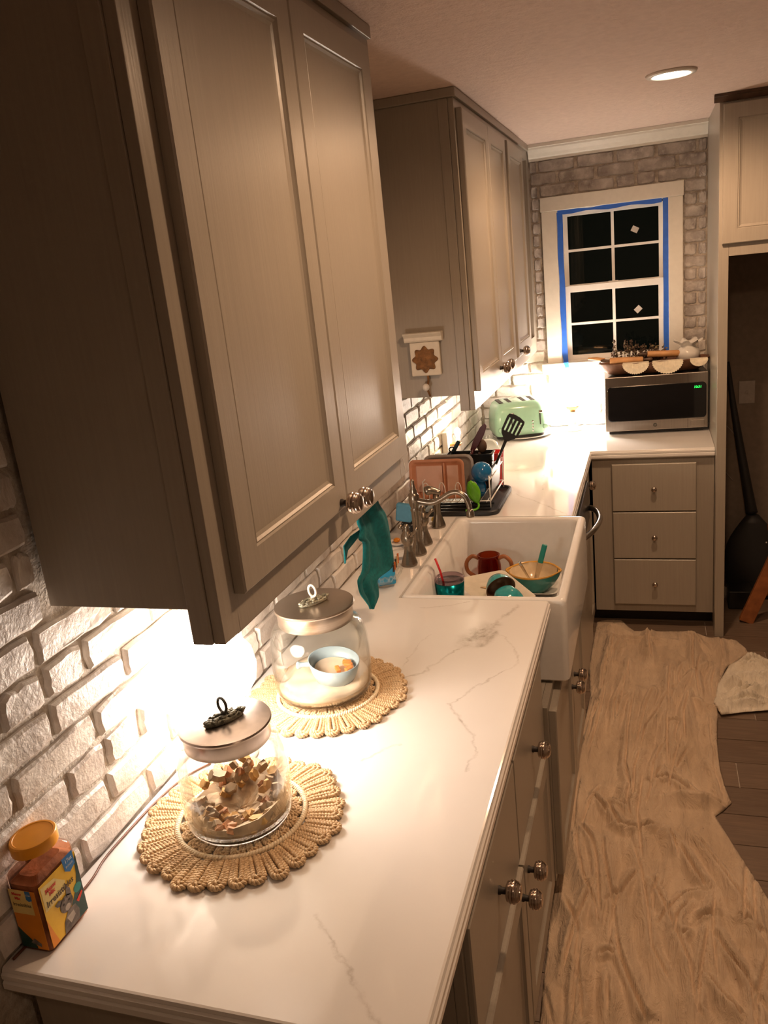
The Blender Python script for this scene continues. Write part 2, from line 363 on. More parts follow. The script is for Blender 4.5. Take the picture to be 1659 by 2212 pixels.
# window wall with an opening
WX0, WX1, WZ0, WZ1 = .478, 1.004, 1.262, 2.045
wb = MB(); yb = YW+.006
wb.box(-.1, WX0, yb, yb+.12, 0, ZC).box(WX1, 1.24, yb, yb+.12, 0, ZC).box(WX0, WX1, yb, yb+.12, 0, WZ0).box(WX0, WX1, yb, yb+.12, WZ1, ZC)
struct('wall_back', wb, 'mortar'); wall_b = bpy.data.objects['wall_back']
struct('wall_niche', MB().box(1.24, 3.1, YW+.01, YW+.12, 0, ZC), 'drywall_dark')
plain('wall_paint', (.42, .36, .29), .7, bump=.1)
struct('wall_right', MB().box(3.0, 3.1, -2.3, YW+.01, 0, ZC), 'wall_paint')
struct('wall_near', MB().box(-.1, 3.1, -2.3, -2.2, 0, ZC), 'wall_paint')
struct('ceiling', MB().box(-.1, 3.1, -2.3, YW+.13, ZC, ZC+.1), 'ceiling_texture')
struct('floor', MB().box(-.1, 3.1, -2.3, YW+.13, -.05, -.0035), 'mortar'); fl = bpy.data.objects['floor']
# wood-look plank tiles
PW, PL = .152, .915
pvar = []
for k in range(4):
    b = MB().box(-PL/2+.0016, PL/2-.0016, -PW/2+.0016, PW/2-.0016, -.0034, 0); pvar.append(mk(b, 'plank_tile', 'plank'))
for r_ in range(-14, 26):
    y = r_*PW+.04
    if y > YW: break
    off = (r_*.37) % 1 * PL
    for c_ in range(-1, 4):
        x = c_*PL+off
        if x-PL/2 > 3.0 or x+PL/2 < .55 or (y < .4 and x > 2.4): continue
        x0, x1 = max(x-PL/2, -.1), min(x+PL/2, 3.0)
        inst('plank', pvar[R.randrange(4)], fl, ((x0+x1)/2, y, R.uniform(-.0004, 0)), scale=((x1-x0)/PL, 1, 1))
# bricks
def brick_mesh(wd, ht, seed, mat):
    q = random.Random(seed); n = []
    hw, hh = wd/2, ht/2
    per = []
    N = [(-1, -1), (-.6, -1), (-.2, -1), (.2, -1), (.6, -1), (1, -1), (1, -.2), (1, .3), (1, 1), (.6, 1), (.2, 1), (-.2, 1), (-.6, 1), (-1, 1), (-1, .3), (-1, -.2)]
    a, b, c_ = [], [], []
    for x, y in N:
        corner = abs(x) == 1 and abs(y) == 1; k = .972 if corner else 1
        jx, jy = q.uniform(-.004, .001), q.uniform(-.004, .0015)
        px = x*hw*(k if corner else 1)+(jx if x > 0 else -jx if x < 0 else 0); py = y*hh*(.92 if corner else 1)+(jy if y > 0 else -jy if y < 0 else 0)
        px = max(-hw, min(hw, px))
        a.append((-.007, px, py)); b.append((.001+q.uniform(-.001, .001), px*.99, py*.985)); c_.append((.006+q.uniform(-.0012, .001), px-(.0055*x+q.uniform(-.001, .001)), py-(.0055*y+q.uniform(-.001, .001))))
    return mk(MB().rings([a, b, c_], False, True), mat, 'brick', smooth=False)
BH = .0585
full_b = [brick_mesh(.190, BH, i, 'brick_white') for i in range(7)]; half_b = [brick_mesh(.088, BH, 30+i, 'brick_white') for i in range(4)]
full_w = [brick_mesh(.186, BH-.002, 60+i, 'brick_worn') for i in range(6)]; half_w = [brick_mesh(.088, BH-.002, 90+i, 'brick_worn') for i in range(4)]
def lay(seq, row_z, parent, put, lo, hi, blocked, fulls, halves, pitch):
    for k in range(-3, 24):
        u = seq+k*pitch; u0, u1 = u+.0035, u+pitch-.0035
        if R.random() < .08: parts_ = [(u0, (u0+u1)/2-.004), ((u0+u1)/2+.004, u1)]
        else: parts_ = [(u0, u1)]
        for p0, p1 in parts_:
            p0 = max(p0, lo); p1 = min(p1, hi)
            for (b0, b1, z0, z1) in blocked:
                if row_z+BH*.35 > z0 and row_z-BH*.35 < z1:
                    if p0 >= b0 and p1 <= b1: p1 = p0
                    elif p0 < b0 < p1: p1 = b0
                    elif p0 < b1 < p1: p0 = b1
            wd = p1-p0
            if wd < .018: continue
            if wd > .13: put(R.choice(fulls), (p0+p1)/2, row_z, wd/.19)
            else: put(R.choice(halves), (p0+p1)/2, row_z, wd/.088)
def putL(me, u, z, s): inst('brick', me, wall_l, (R.uniform(-.0015, .001), u, z), rot=(R.uniform(-.012, .012), 0, 0), scale=(1, s, 1))
def putB(me, u, z, s): inst('brick', me, wall_b, (u, YW+.003+R.uniform(-.001, .0015), z), rot=(0, R.uniform(-.01, .01), -PI/2), scale=(1, s, 1))
for i in range(23):
    z = .9485+i*.0632
    if z > 2.30: break
    seq = -.095 if i % 2 else .007
    lay(seq+R.uniform(-.006, .006), z, wall_l, putL, -.16, 1.30 if z > 1.38 else YW-.012, [(.245, 1.29, 1.385, 3), (2.09, 4, 1.40, 3)], full_b, half_b, .2015)
    if z > 1.38: lay(seq+1.209+R.uniform(-.006, .006), z, wall_l, putL, 1.30, 2.085, [], full_b, half_b, .2015)
for i in range(24):
    z = 2.268-i*.0602
    if z < .93: break
    seq = (-.005 if i % 2 else .09)-.1
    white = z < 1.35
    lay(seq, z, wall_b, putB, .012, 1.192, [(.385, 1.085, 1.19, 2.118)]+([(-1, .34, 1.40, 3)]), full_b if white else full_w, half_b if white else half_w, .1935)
# crown mouldings
def crown(mb, f, u0, u1):
    pr_ = [(0, -.078), (.010, -.078), (.012, -.066), (.020, -.060), (.030, -.046), (.046, -.026), (.050, -.018), (.060, -.016), (.062, -.001), (0, -.001)]
    mb.rings([[f(u0, d, z) for d, z in pr_], [f(u1, d, z) for d, z in pr_]], True, True)
cb = MB(); crown(cb, lambda u, d, z: (u, YW+.006-d, ZC+z), .338, 1.196); struct('trim_1', cb, 'white_trim')
cb = MB(); crown(cb, lambda u, d, z: (-.004+d, u, ZC+z), 1.29, 2.085); struct('trim_2', cb, 'white_trim')
# ---------------------------------------------------------------- window
struct('window_1', MB().box(WX0-.01, WX0+.002, YW-.005, YW+.11, WZ0, WZ1).box(WX1-.002, WX1+.01, YW-.005, YW+.11, WZ0, WZ1).box(WX0, WX1, YW-.005, YW+.11, WZ1-.002, WZ1+.01).box(WX0, WX1, YW+.0, YW+.11, WZ0-.015, WZ0+.012), 'white_plastic'); win = bpy.data.objects['window_1']
part('casing', MB().box(.390, .466, YW-.020, YW+.012, 1.20, 2.045), 'white_trim', win, bevel=.002)
part('casing', MB().box(1.013, 1.082, YW-.020, YW+.012, 1.20, 2.045), 'white_trim', win, bevel=.002)
part('casing', MB().box(.386, 1.086, YW-.022, YW+.012, 2.0455, 2.115), 'white_trim', win, bevel=.002)
part('casing_bead', MB().box(.4665, .477, YW-.012, YW+.01, 1.262, 2.045).box(1.004, 1.0125, YW-.012, YW+.01, 1.262, 2.045), 'white_trim', win, bevel=.001)
part('window_stool', MB().box(.36, 1.11, YW-.050, YW+.03, 1.210, 1.268), 'white_trim', win, bevel=.004)
part('apron', MB().box(.39, 1.082, YW-.018, YW+.010, 1.150, 1.2095), 'white_trim', win, bevel=.002)
def sash(y, z0, z1, name, x0=.4935, x1=.989, rail=.026, top_rail=.02):
    s_ = part(name, MB().box(x0, x0+.024, y, y+.028, z0, z1).box(x1-.024, x1, y, y+.028, z0, z1).box(x0+.024, x1-.024, y, y+.028, z0, z0+rail).box(x0+.024, x1-.024, y, y+.028, z1-top_rail, z1), 'white_plastic', win, bevel=.0015)
    g = part('pane', MB().box(x0+.02, x1-.02, y+.014, y+.018, z0+rail-.004, z1-top_rail+.004), 'pane_glass', s_)
    xm = (x0+x1)/2; zm = (z0+rail+z1-top_rail)/2
    part('muntin', MB().box(xm-.0075, xm+.0075, y+.006, y+.0135, z0+rail, z1-top_rail), 'white_plastic', s_, bevel=.001)
    part('muntin', MB().box(x0+.024, x1-.024, y+.007, y+.0125, zm-.0065, zm+.0065), 'white_plastic', s_, bevel=.001)
    return s_
up_s = sash(YW+.056, 1.640, 2.033, 'upper_sash', x0=.4890, x1=.9930)
lo_s = sash(YW+.022, 1.268, 1.662, 'lower_sash', rail=.03, top_rail=.034)
part('jamb_strip', MB().box(.479, .493, YW+.02, YW+.09, 1.262, 2.04).box(.9895, 1.003, YW+.02, YW+.09, 1.262, 2.04), 'white_plastic', win)
part('sash_lock', MB().box(.715, .765, YW+.030, YW+.05, 1.6625, 1.669).box(.735, .748, YW+.034, YW+.046, 1.669, 1.677), 'white_plastic', lo_s, bevel=.001)
for (cx, cz, y, a) in ((.852, 1.912, YW+.0690, .5), (.862, 1.512, YW+.035, -.75)):
    Mx = Matrix.Translation((cx, y, cz)) @ Matrix.Rotation(a, 4, 'Y')
    st = part('pane_sticker', MB().box(-.017, .017, -.0006, .0002, -.014, .014, Mx), 'paper', up_s if cz > 1.7 else lo_s, label='small grey maker sticker set askew on the dark pane')
    ls = MB()
    for k in range(3): ls.box(-.011, .009-.004*k, -.0010, -.0006, .006-.006*k-.001, .006-.006*k+.001, Mx)
# painter's tape: three strips along the inner edge of the casing, as one thing each
def wavy_tape(name, pts, label):
    m = MB(); a, b = [], []
    for (x0, z0, x1, z1, y) in pts: a.append((x0, y, z0)); b.append((x1, y, z1))
    m.rings([a, b, [(p[0], p[1]+.0008, p[2]) for p in b], [(p[0], p[1]+.0008, p[2]) for p in a]], False, False, closed=False)
    n = len(a); m.f += [tuple(range(0, 0))] if False else []
    return top(name, m, 'painter_tape', label, 'tape', group="painter's tape around the window")
L_ = [(.4680+.0012*math.sin(k*1.3), 2.035-k*.0555, .4965+.0015*math.sin(k*.9+1), 2.035-k*.0555, YW-.0135) for k in range(14)]
L_ += [(.472, 1.276, .498, 1.276, YW-.014), (.476, 1.270, .502, 1.272, YW-.054), (.484, 1.244, .506, 1.246, YW-.057), (.486, 1.225, .505, 1.226, YW-.055), (.480, 1.205, .499, 1.205, YW-.050)]
wavy_tape('painter_tape', L_, 'blue painter tape strip down the left window edge with loose curled end')
wavy_tape('painter_tape', [(.9870+.0008*math.sin(k), 2.043-k*.0558, 1.0130+.001*math.sin(k*.7), 2.043-k*.0558, YW-.0135) for k in range(15)], 'straight blue painter tape strip down the right window edge')
hz = [(.472+k*.0365, 2.0445-(.003 if k in (4, 5) else 0), .472+k*.0365, 2.026-(.004*math.sin(k*1.1)), YW-.0137) for k in range(15)]
wavy_tape('painter_tape', hz, 'blue painter tape strip across the top window edge')
# night outside: ground strip, its green stands in for a reflection in the panes
struct('ground_outside', MB().box(-6, 8, 4.2, 14, -.4, -.3), 'label_green')

# ================================================================ WALL CABINETS
def wall_cab(name, y0, y1, x1, zb, doors, label, zt=2.345, hollow=.055, knobs=()):
    t = thing(name, (0, y0, zb), label, 'cabinet', 'grey wall cabinets over the counter')
    xb = .012
    part('side_panel', MB().box(xb, x1-.040, y0, y0+.014, zb+hollow, zt), 'cabinet_paint', t, bevel=.001)
    if y1 < 3: part('side_panel', MB().box(xb, x1-.040, y1-.014, y1, zb+hollow, zt), 'cabinet_paint', t, bevel=.001)
    part('bottom_panel', MB().box(xb, x1-.021, y0+.015, y1-.015, zb+hollow+.004, zb+hollow+.018), 'cabinet_paint', t)
    part('back_panel', MB().box(xb, xb+.006, y0+.015, y1-.015, zb+hollow+.02, zt-.002), 'cabinet_paint', t)
    fr = MB().box(x1-.019, x1, y0, y0+.05, zb, zt).box(x1-.019, x1, y1-.075, y1, zb, zt).box(x1-.019, x1, y0+.05, y1-.075, zb, zb+.085).box(x1-.019, x1, y0+.05, y1-.075, zt-.045, zt)
    for a, b in doors[:-1]: fr.box(x1-.019, x1-.001, a[1] if False else b-.02, b+.02, zb+.085, zt-.045) if False else None
    part('face_frame', fr, 'cabinet_paint', t, bevel=.0012)
    part('end_stile', MB().box(x1-.052, x1-.0195, y0-.0045, y0+.02, zb, zt), 'cabinet_paint', t, bevel=.0015)
    part('top_rail', MB().box(.012, x1+.010, y0-.014, y1-.0005, zt+.0005, ZC-.0008), 'cabinet_paint', t, bevel=.002)
    for i, (a, b) in enumerate(doors):
        d = MB(); plate_face(d, fX(x1+.0205), a, b, zb+.062, zt-.028, DOOR, .0195)
        dd = part('door', d, 'cabinet_light', t, bevel=0)
        for (ky, kz, ki) in knobs:
            if ki == i: inst('knob', KNOB, dd, (x1+.0205, ky, kz))
    return t
wall_cab('wall_cabinet', .2532, 1.2825, .3145, 1.3304, [(.302, .7635), (.7675, 1.213)], 'large near grey wall cabinet with two tall panel doors above the jars', knobs=((.729, 1.408, 0), (.795, 1.400, 1)))
wall_cab('wall_cabinet', 2.0988, YW-.004, .333, 1.3384, [(2.122, 2.5825), (2.5865, 2.985), (3.055, 3.50)], 'farther grey wall cabinet with carved plaque on its side, next to the window', knobs=((2.535, 1.425, 0), (2.635, 1.425, 1), (3.10, 1.425, 2)))

# ================================================================ BASE CABINETS, COUNTER
XF = .620
def base_unit(name, y0, y1, xf, label, doors=(), drawers=(), knobs=(), z0=.085, zt=.872, x0=.02):
    t = thing(name, (x0, y0, 0), label, 'cabinet', 'grey base cabinets under the counter')
    part('carcass', MB().box(x0, xf-.02, y0, y1, z0, zt), 'cabinet_paint', t)
    part('toe_kick', MB().box(x0, xf-.09, y0, y1, 0.0005, z0-.0005), 'slot_dark', t)
    part('face_frame', MB().box(xf-.0195, xf, y0, y1, z0, zt), 'cabinet_paint', t, bevel=.001)
    for k, (a, b, c_, d_) in enumerate(doors):
        m = MB(); plate_face(m, fX(xf+.0205), a, b, c_, d_, DOOR, .0200); dd = part('door', m, 'cabinet_light', t)
        for (ky, kz, w_) in knobs:
            if w_ == ('d', k): inst('knob', KNOB, dd, (xf+.0205, ky, kz))
    for k, (a, b, c_, d_) in enumerate(drawers):
        m = MB(); plate_face(m, fX(xf+.0125), a, b, c_, d_, SLAB, .0120); dd = part('drawer', m, 'cabinet_light', t)
        for (ky, kz, w_) in knobs:
            if w_ == ('w', k): inst('knob', KNOB, dd, (xf+.0125, ky, kz))
    return t
base_unit('base_cabinet', .300, 1.2745, XF, 'near grey base cabinet with two drawers above two doors',
          doors=[(.312, .781, .092, .545), (.787, 1.257, .092, .545)], drawers=[(.312, .781, .560, .812), (.787, 1.257, .560, .812)],
          knobs=[(.548, .684, ('w', 0)), (1.043, .676, ('w', 1)), (.742, .497, ('d', 0)), (.832, .497, ('d', 1))])
base_unit('sink_cabinet', 1.276, 2.212, XF+.022, 'grey sink cabinet with a pair of doors below the white apron sink',
          doors=[(1.30, 1.775, .092, .632), (1.781, 2.20, .092, .632)], knobs=[(1.735, .47, ('d', 0)), (1.822, .47, ('d', 1))], zt=.655)
base_unit('base_cabinet', 2.874, YW-.03, XF, 'narrow grey base cabinet between dishwasher and inner corner', drawers=[(2.884, 3.20, .66, .845)], doors=[(2.884, 3.20, .092, .645)], knobs=[(3.02, .80, ('w', 0))])
# recessed end cabinet under the near overhang
te = thing('end_panel', (.02, .02, 0), 'grey end panel set back under the near end of the counter', 'panel')
part('panel', MB().box(.02, .545, .03, .294, .0005, .872), 'cabinet_paint', te, bevel=.002)
part('filler', MB().box(.5455, .56, .05, .27, .09, .80), 'cabinet_light', te, bevel=.003)
# return cabinet with three drawers, faces -y
t = thing('drawer_cabinet', (.66, 3.255, 0), 'grey cabinet with three plain drawers under the microwave counter', 'cabinet', 'grey base cabinets under the counter')
YF = 3.255
part('carcass', MB().box(.645, 1.195, YF+.0005, YW-.03, .085, .872), 'cabinet_paint', t)
part('toe_kick', MB().box(.56, 1.195, YF+.07, YW-.03, .0005, .0845), 'slot_dark', t)
part('face_frame', MB().box(.645, 1.195, YF-.0195, YF, .085, .872), 'cabinet_paint', t, bevel=.001)
for (z0, z1, kz) in ((.612, .845, .724), (.371, .606, .482), (.128, .365, .241)):
    m = MB(); plate_face(m, fY(YF-.0405), .738, 1.117, z0, z1, SLAB, .0205); d = part('drawer', m, 'cabinet_light', t); inst('knob', KNOB_S, d, (.929, YF-.0405, kz), rot=(0, 0, -PI/2))
# dishwasher
t = thing('dishwasher', (.05, 2.215, 0), 'built-in dishwasher with arched metal bar handle beyond the sink', 'dishwasher')
part('body', MB().box(.05, .632, 2.2165, 2.870, .09, .868), 'black_plastic', t)
part('kick_plate', MB().box(.40, .56, 2.2165, 2.870, .001, .0895), 'black_plastic', t)
part('door', MB().box(.6325, .652, 2.222, 2.866, .10, .690), 'cabinet_light', t, bevel=.004)
part('control_panel', MB().box(.6325, .655, 2.222, 2.866, .694, .866), 'black_plastic', t, bevel=.004)
hp = smooth_path([(.652, 2.410, .745), (.665, 2.425, .750), (.695, 2.500, .757), (.712, 2.625, .760), (.695, 2.750, .757), (.665, 2.825, .750), (.652, 2.840, .745)], 6)
part('handle', MB().tube([(p.x, p.y, p.z) for p in hp], .0125, 12), 'steel', t, smooth=True)
# countertop: three stacked edge profiles
def cpoly(e, ex=0):
    return [(0.0, e), (.648-e-.012, e), (.648-e, e+.012), (.648-e, 1.408), (.206, 1.408), (.206, 2.198), (.648-e, 2.198), (.648-e, 3.209+e), (1.1955, 3.209+e), (1.1955, YW-.002), (0.0, YW-.002)]
ct = thing('countertop', (0, 0, .872), 'white marble-look quartz countertop with grey veins and stepped edge', 'countertop')
def slab(e0, e1, z0, z1):
    m = MB(); A = [(x, y, z0) for x, y in cpoly(e0)]; B = [(x, y, z1) for x, y in cpoly(e1)]; return A, B
m = MB(); R_ = []
for e, z in ((.010, .873), (.003, .876), (0, .881), (0, .891), (.0035, .8935), (.0035, .8955), (.001, .8975), (.001, .905), (.0045, .9075), (.0045, .9085), (.0065, .913), (.010, .914)):
    R_.append([(x, y, z) for x, y in cpoly(e)])
m.rings(R_, True, True); part('slab', m, 'white_quartz', ct)

# ---------------------------------------------------------------- sink
def rrect(x0, x1, y0, y1, r, z, n=5):
    P = []
    for cx, cy, a0 in ((x1-r, y1-r, 0), (x0+r, y1-r, PI/2), (x0+r, y0+r, PI), (x1-r, y0+r, 1.5*PI)):
        for k in range(n+1):
            a = a0+PI/2*k/n; P.append((cx+r*math.cos(a), cy+r*math.sin(a), z))
    return P
SX0, SX1, SY0, SY1, SZ = .2085, .6905, 1.4125, 2.1945, .9155
t = thing('farmhouse_sink', (SX0, SY0, .66), 'deep white fireclay apron-front sink full of dishes', 'sink')
m = MB(); g = []
for i, r, z in ((.006, .014, .662), (.0, .018, .668), (0, .018, SZ-.012), (.002, .018, SZ-.005), (.006, .018, SZ-.001), (.011, .018, SZ), (.020, .018, SZ), (.025, .022, SZ-.002), (.028, .026, SZ-.007)):
    g.append(rrect(SX0+i, SX1-i, SY0+i, SY1-i, r, z))
for i, r, z in ((.030, .028, SZ-.02), (.036, .030, .76), (.042, .035, .722), (.052, .045, .706), (.075, .06, .698), (.12, .08, .696)):
    g.append(rrect(SX0+i+.008, SX1-i, SY0+i-.004, SY1-i, r, z))
m.rings(g, True, True); part('basin', m, 'fireclay', t, smooth=False, auto=True)
part('drain', MB().lathe([(.035, .6962), (.036, .6985), (.030, .6985), (.026, .697), (.001, .697)], (.44, 1.79, 0), 24), 'chrome', t, smooth=True)

# ---------------------------------------------------------------- fridge surround on the right
t = thing('fridge_surround', (1.197, 3.16, 0), 'tall painted surround with upper cabinet over the dark refrigerator niche', 'cabinet')
X0 = 1.197; Y0 = 3.16
part('side_panel', MB().box(X0, X0+.018, Y0+.0005, YW+.005, 0.0005, ZC-.001), 'cabinet_light', t)
part('side_panel', MB().box(2.13, 2.148, Y0+.0005, YW+.005, 0.0005, ZC-.001), 'cabinet_light', t)
part('post', MB().box(X0, X0+.040, Y0-.019, Y0, .0005, ZC-.03), 'cabinet_light', t, bevel=.0015)
part('post', MB().box(2.108, 2.148, Y0-.019, Y0, .0005, ZC-.03), 'cabinet_light', t, bevel=.0015)
part('rail', MB().box(X0+.0405, 2.1075, Y0-.019, Y0, 1.750, 1.812), 'cabinet_light', t, bevel=.001)
part('rail', MB().box(X0+.0405, 2.1075, Y0-.019, Y0, 2.30, ZC-.03), 'cabinet_light', t)
part('shelf_panel', MB().box(X0+.019, 2.129, Y0+.001, YW+.005, 1.77, 1.79), 'cabinet_light', t)
for a, b in ((X0+.013, 1.660), (1.665, 2.128)):
    m = MB(); plate_face(m, fY(Y0-.0395), a, b, 1.800, 2.335, DOOR, .0200); part('door', m, 'cabinet_light', t)
cb = MB()
pr_ = [(0, -.03), (.008, -.03), (.022, -.012), (.030, -.010), (.030, -.001), (0, -.001)]
cb.rings([[(u, Y0-.0195-d, ZC+z) for d, z in pr_] for u in (X0-.022, 2.17)], True, True)
part('crown', cb, 'dark_stain_and_shade', t)  # dark brown puts the shadow gap under the ceiling into the crown's colour
# ================================================================ CEILING LIGHTS AND LAMPS
def can(x, y, label, watts, lit=True):
    t = thing('ceiling_light', (x, y, ZC-.012), label, 'ceiling light', 'recessed ceiling lights')
    part('trim_ring', MB().lathe([(.060, -.004), (.064, -.0095), (.080, -.0075), (.083, -.0005), (.058, -.0005)], (x, y, ZC), 40, cap0=False, cap1=False), 'white_plastic', t, smooth=True)
    part('lens', MB().lathe([(.001, -.0045), (.040, -.0055), (.0595, -.004), (.0595, -.001), (.001, -.001)], (x, y, ZC), 40), 'can_glow', t, smooth=True)
    ld = bpy.data.lights.new('can_light', 'SPOT'); ld.energy = watts; ld.color = WARM; ld.spot_size = math.radians(172); ld.spot_blend = .5; ld.shadow_soft_size = .05
    lo = bpy.data.objects.new('can_light', ld); C.objects.link(lo); lo.parent = t; lo.location = (0, 0, -.015)
can(.998, 2.49, 'glowing round recessed ceiling light near the window', CAN_W)
can(1.02, .95, 'recessed ceiling light above the near counter, outside the picture', CAN_W*.8)
can(1.9, -.9, 'recessed ceiling light behind the viewer, outside the picture', CAN_W*.15)

def table_lamp(x, y, label, mat='globe_glow'):
    t = thing('table_lamp', (x, y, .9145), label, 'lamp', 'small glowing globe lamps on the counter'); z = .9145
    part('base', MB().lathe([(.046, 0), (.048, .006), (.040, .012), (.026, .022), (.020, .040), (.028, .062), (.030, .078), (.020, .098), (.013, .104)], (x, y, z), 32), 'white_china', t, smooth=True)
    part('cup', MB().lathe([(.013, .1045), (.018, .108), (.030, .118), (.036, .130), (.037, .134), (.022, .1345)], (x, y, z), 32), 'brass', t, smooth=True)
    part('globe', MB().lathe([(.028, .135), (.050, .146), (.066, .170), (.071, .200), (.066, .232), (.050, .256), (.030, .268), (.001, .2725)], (x, y, z), 40), mat, t, smooth=True)
    return t
table_lamp(.098, .572, 'white globe lamp glowing against the brick under the near cabinet')
table_lamp(.520, 3.735, 'white globe lamp glowing below the window beside the microwave', 'globe_glow_far')
cp = smooth_path([(.060, .535, .9175), (.03, .48, .9175), (.0155, .40, .9175), (.012, .30, .9175), (.014, .24, .918), (.022, .20, .9175), (.024, .165, .9175), (.016, .12, .9175), (.010, .02, .9175)], 6)
top('power_cord', MB().tube(cp, .0022, 6), 'brown_cord', 'thin brown power cord running along the brick behind the treat bottle', 'cord', smooth=True)
# wall box with a small bulb, over the dish rack
t = thing('night_light', (.008, 2.90, 1.05), 'small plug-in night light with bare glowing bulb on the brick behind dishes', 'lamp')
part('wall_plate', MB().box(.0075, .034, 2.865, 2.955, .985, 1.105), 'white_plastic', t, bevel=.003)
part('bracket', MB().box(.0345, .085, 2.895, 2.935, 1.035, 1.047), 'brass', t, bevel=.003)
part('socket', MB().lathe([(.010, 0), (.012, .008), (.010, .022), (.007, .024)], (.072, 2.915, 1.0475), 20), 'white_plastic', t, smooth=True)
part('bulb', MB().lathe([(.006, .0245), (.011, .034), (.0145, .046), (.013, .058), (.007, .068), (.001, .071)], (.072, 2.915, 1.0475), 20), 'bulb_glow', t, smooth=True)

# ================================================================ PLACEMATS
plain('jute_pale', (.82, .70, .50), .7, vary=.12, bump=.4, scale=120)
def loop_mesh(r0, r1, w, tr, strands, name):
    m = MB()
    for q in range(strands):
        ww = (w/2-tr)*(1-q/strands)-(tr*.1 if q else 0); rr = r1-tr-q*tr*2.1
        pts = [(r0, -ww*.75, tr)]
        for k in range(4): pts.append((r0+(rr-ww-r0)*(k+1)/5, -ww*(.78+.22*(k+1)/5), tr*(1.2+.3*q)))
        for k in range(9):
            a = -PI/2+PI*k/8; pts.append((rr-ww+ww*math.cos(a), ww*math.sin(a), tr*(1.2+.3*q)))
        for k in range(4): pts.append((r0+(rr-ww-r0)*(4-k)/5, ww*(.78+.22*(4-k)/5), tr*(1.2+.3*q)))
        pts.append((r0, ww*.75, tr)); P = smooth_path(pts, 4)
        L_ = sum((P[i+1]-P[i]).length for i in range(len(P)-1)); n_p = int(L_/.0115*7); D = [0]
        for i in range(len(P)-1): D.append(D[-1]+(P[i+1]-P[i]).length)
        for h_ in (0, PI):
            Q = []; j = 0
            for i in range(n_p+1):
                s__ = L_*i/n_p
                while j < len(P)-2 and D[j+1] < s__: j += 1
                p = P[j].lerp(P[j+1], min(1, max(0, (s__-D[j])/max(1e-9, D[j+1]-D[j])))); d = (P[j+1]-P[j]).normalized(); sd = Vector((-d.y, d.x, 0)); ph = s__/.0115*2*PI+h_
                Q.append(p+sd*(tr*.62*math.cos(ph))+Vector((0, 0, tr*.62*math.sin(ph)+tr*.2)))
            m.tube(Q, tr*.66, 5)
    return mk(m, 'jute', name, smooth=True)
LO = loop_mesh(.119, .189, .0330, .0040, 2, 'woven_loop'); LO2 = loop_mesh(.119, .185, .0325, .0042, 2, 'woven_loop'); LI = loop_mesh(.066, .112, .0275, .0036, 2, 'woven_loop')
def rope(r, tr, z, name, t, turns):
    for s_ in range(2):
        P = []
        n = turns*8
        for i in range(n):
            a = 2*PI*i/n; ph = 2*PI*i/8+s_*PI
            P.append((t.location.x+(r+tr*.8*math.cos(ph))*math.cos(a), t.location.y+(r+tr*.8*math.cos(ph))*math.sin(a), z+tr*1.6+tr*.8*math.sin(ph)))
        m = MB().tube(P, tr, 6, closed=True); part(name, m, 'jute_pale', t, smooth=True)
def placemat(x, y, label):
    t = thing('woven_placemat', (x, y, .9143), label, 'placemat', 'round woven jute placemats'); z = .9143
    n = 33
    for i in range(n):
        a = 2*PI*i/n+R.uniform(-.015, .015); s_ = R.uniform(.97, 1.03); inst('woven_loop', R.choice((LO, LO2)), t, (x, y, z), rot=(0, 0, a), scale=(s_, 1, R.uniform(.9, 1.15)))
    n = 21
    for i in range(n): inst('woven_loop', LI, t, (x, y, z), rot=(0, 0, 2*PI*i/n+R.uniform(-.02, .02)), scale=(1, 1, 1))
    rope(.1155, .0030, z+.0045, 'rope_ring', t, 66); rope(.0655, .0030, z+.0035, 'rope_ring', t, 38)
    P = [(x+(.003+.058*i/300)*math.cos(i*.17), y+(.003+.058*i/300)*math.sin(i*.17), z+.0035) for i in range(301)]
    part('coiled_core', MB().tube(P, [.0034*(1+.2*math.sin(i*2.1)) for i in range(301)], 6), 'jute', t, smooth=True)
    return t
placemat(.207, .385, 'near round woven jute placemat with scalloped loops under the biscuit jar')
placemat(.203, .835, 'far round woven jute placemat with scalloped loops under the scoop jar')

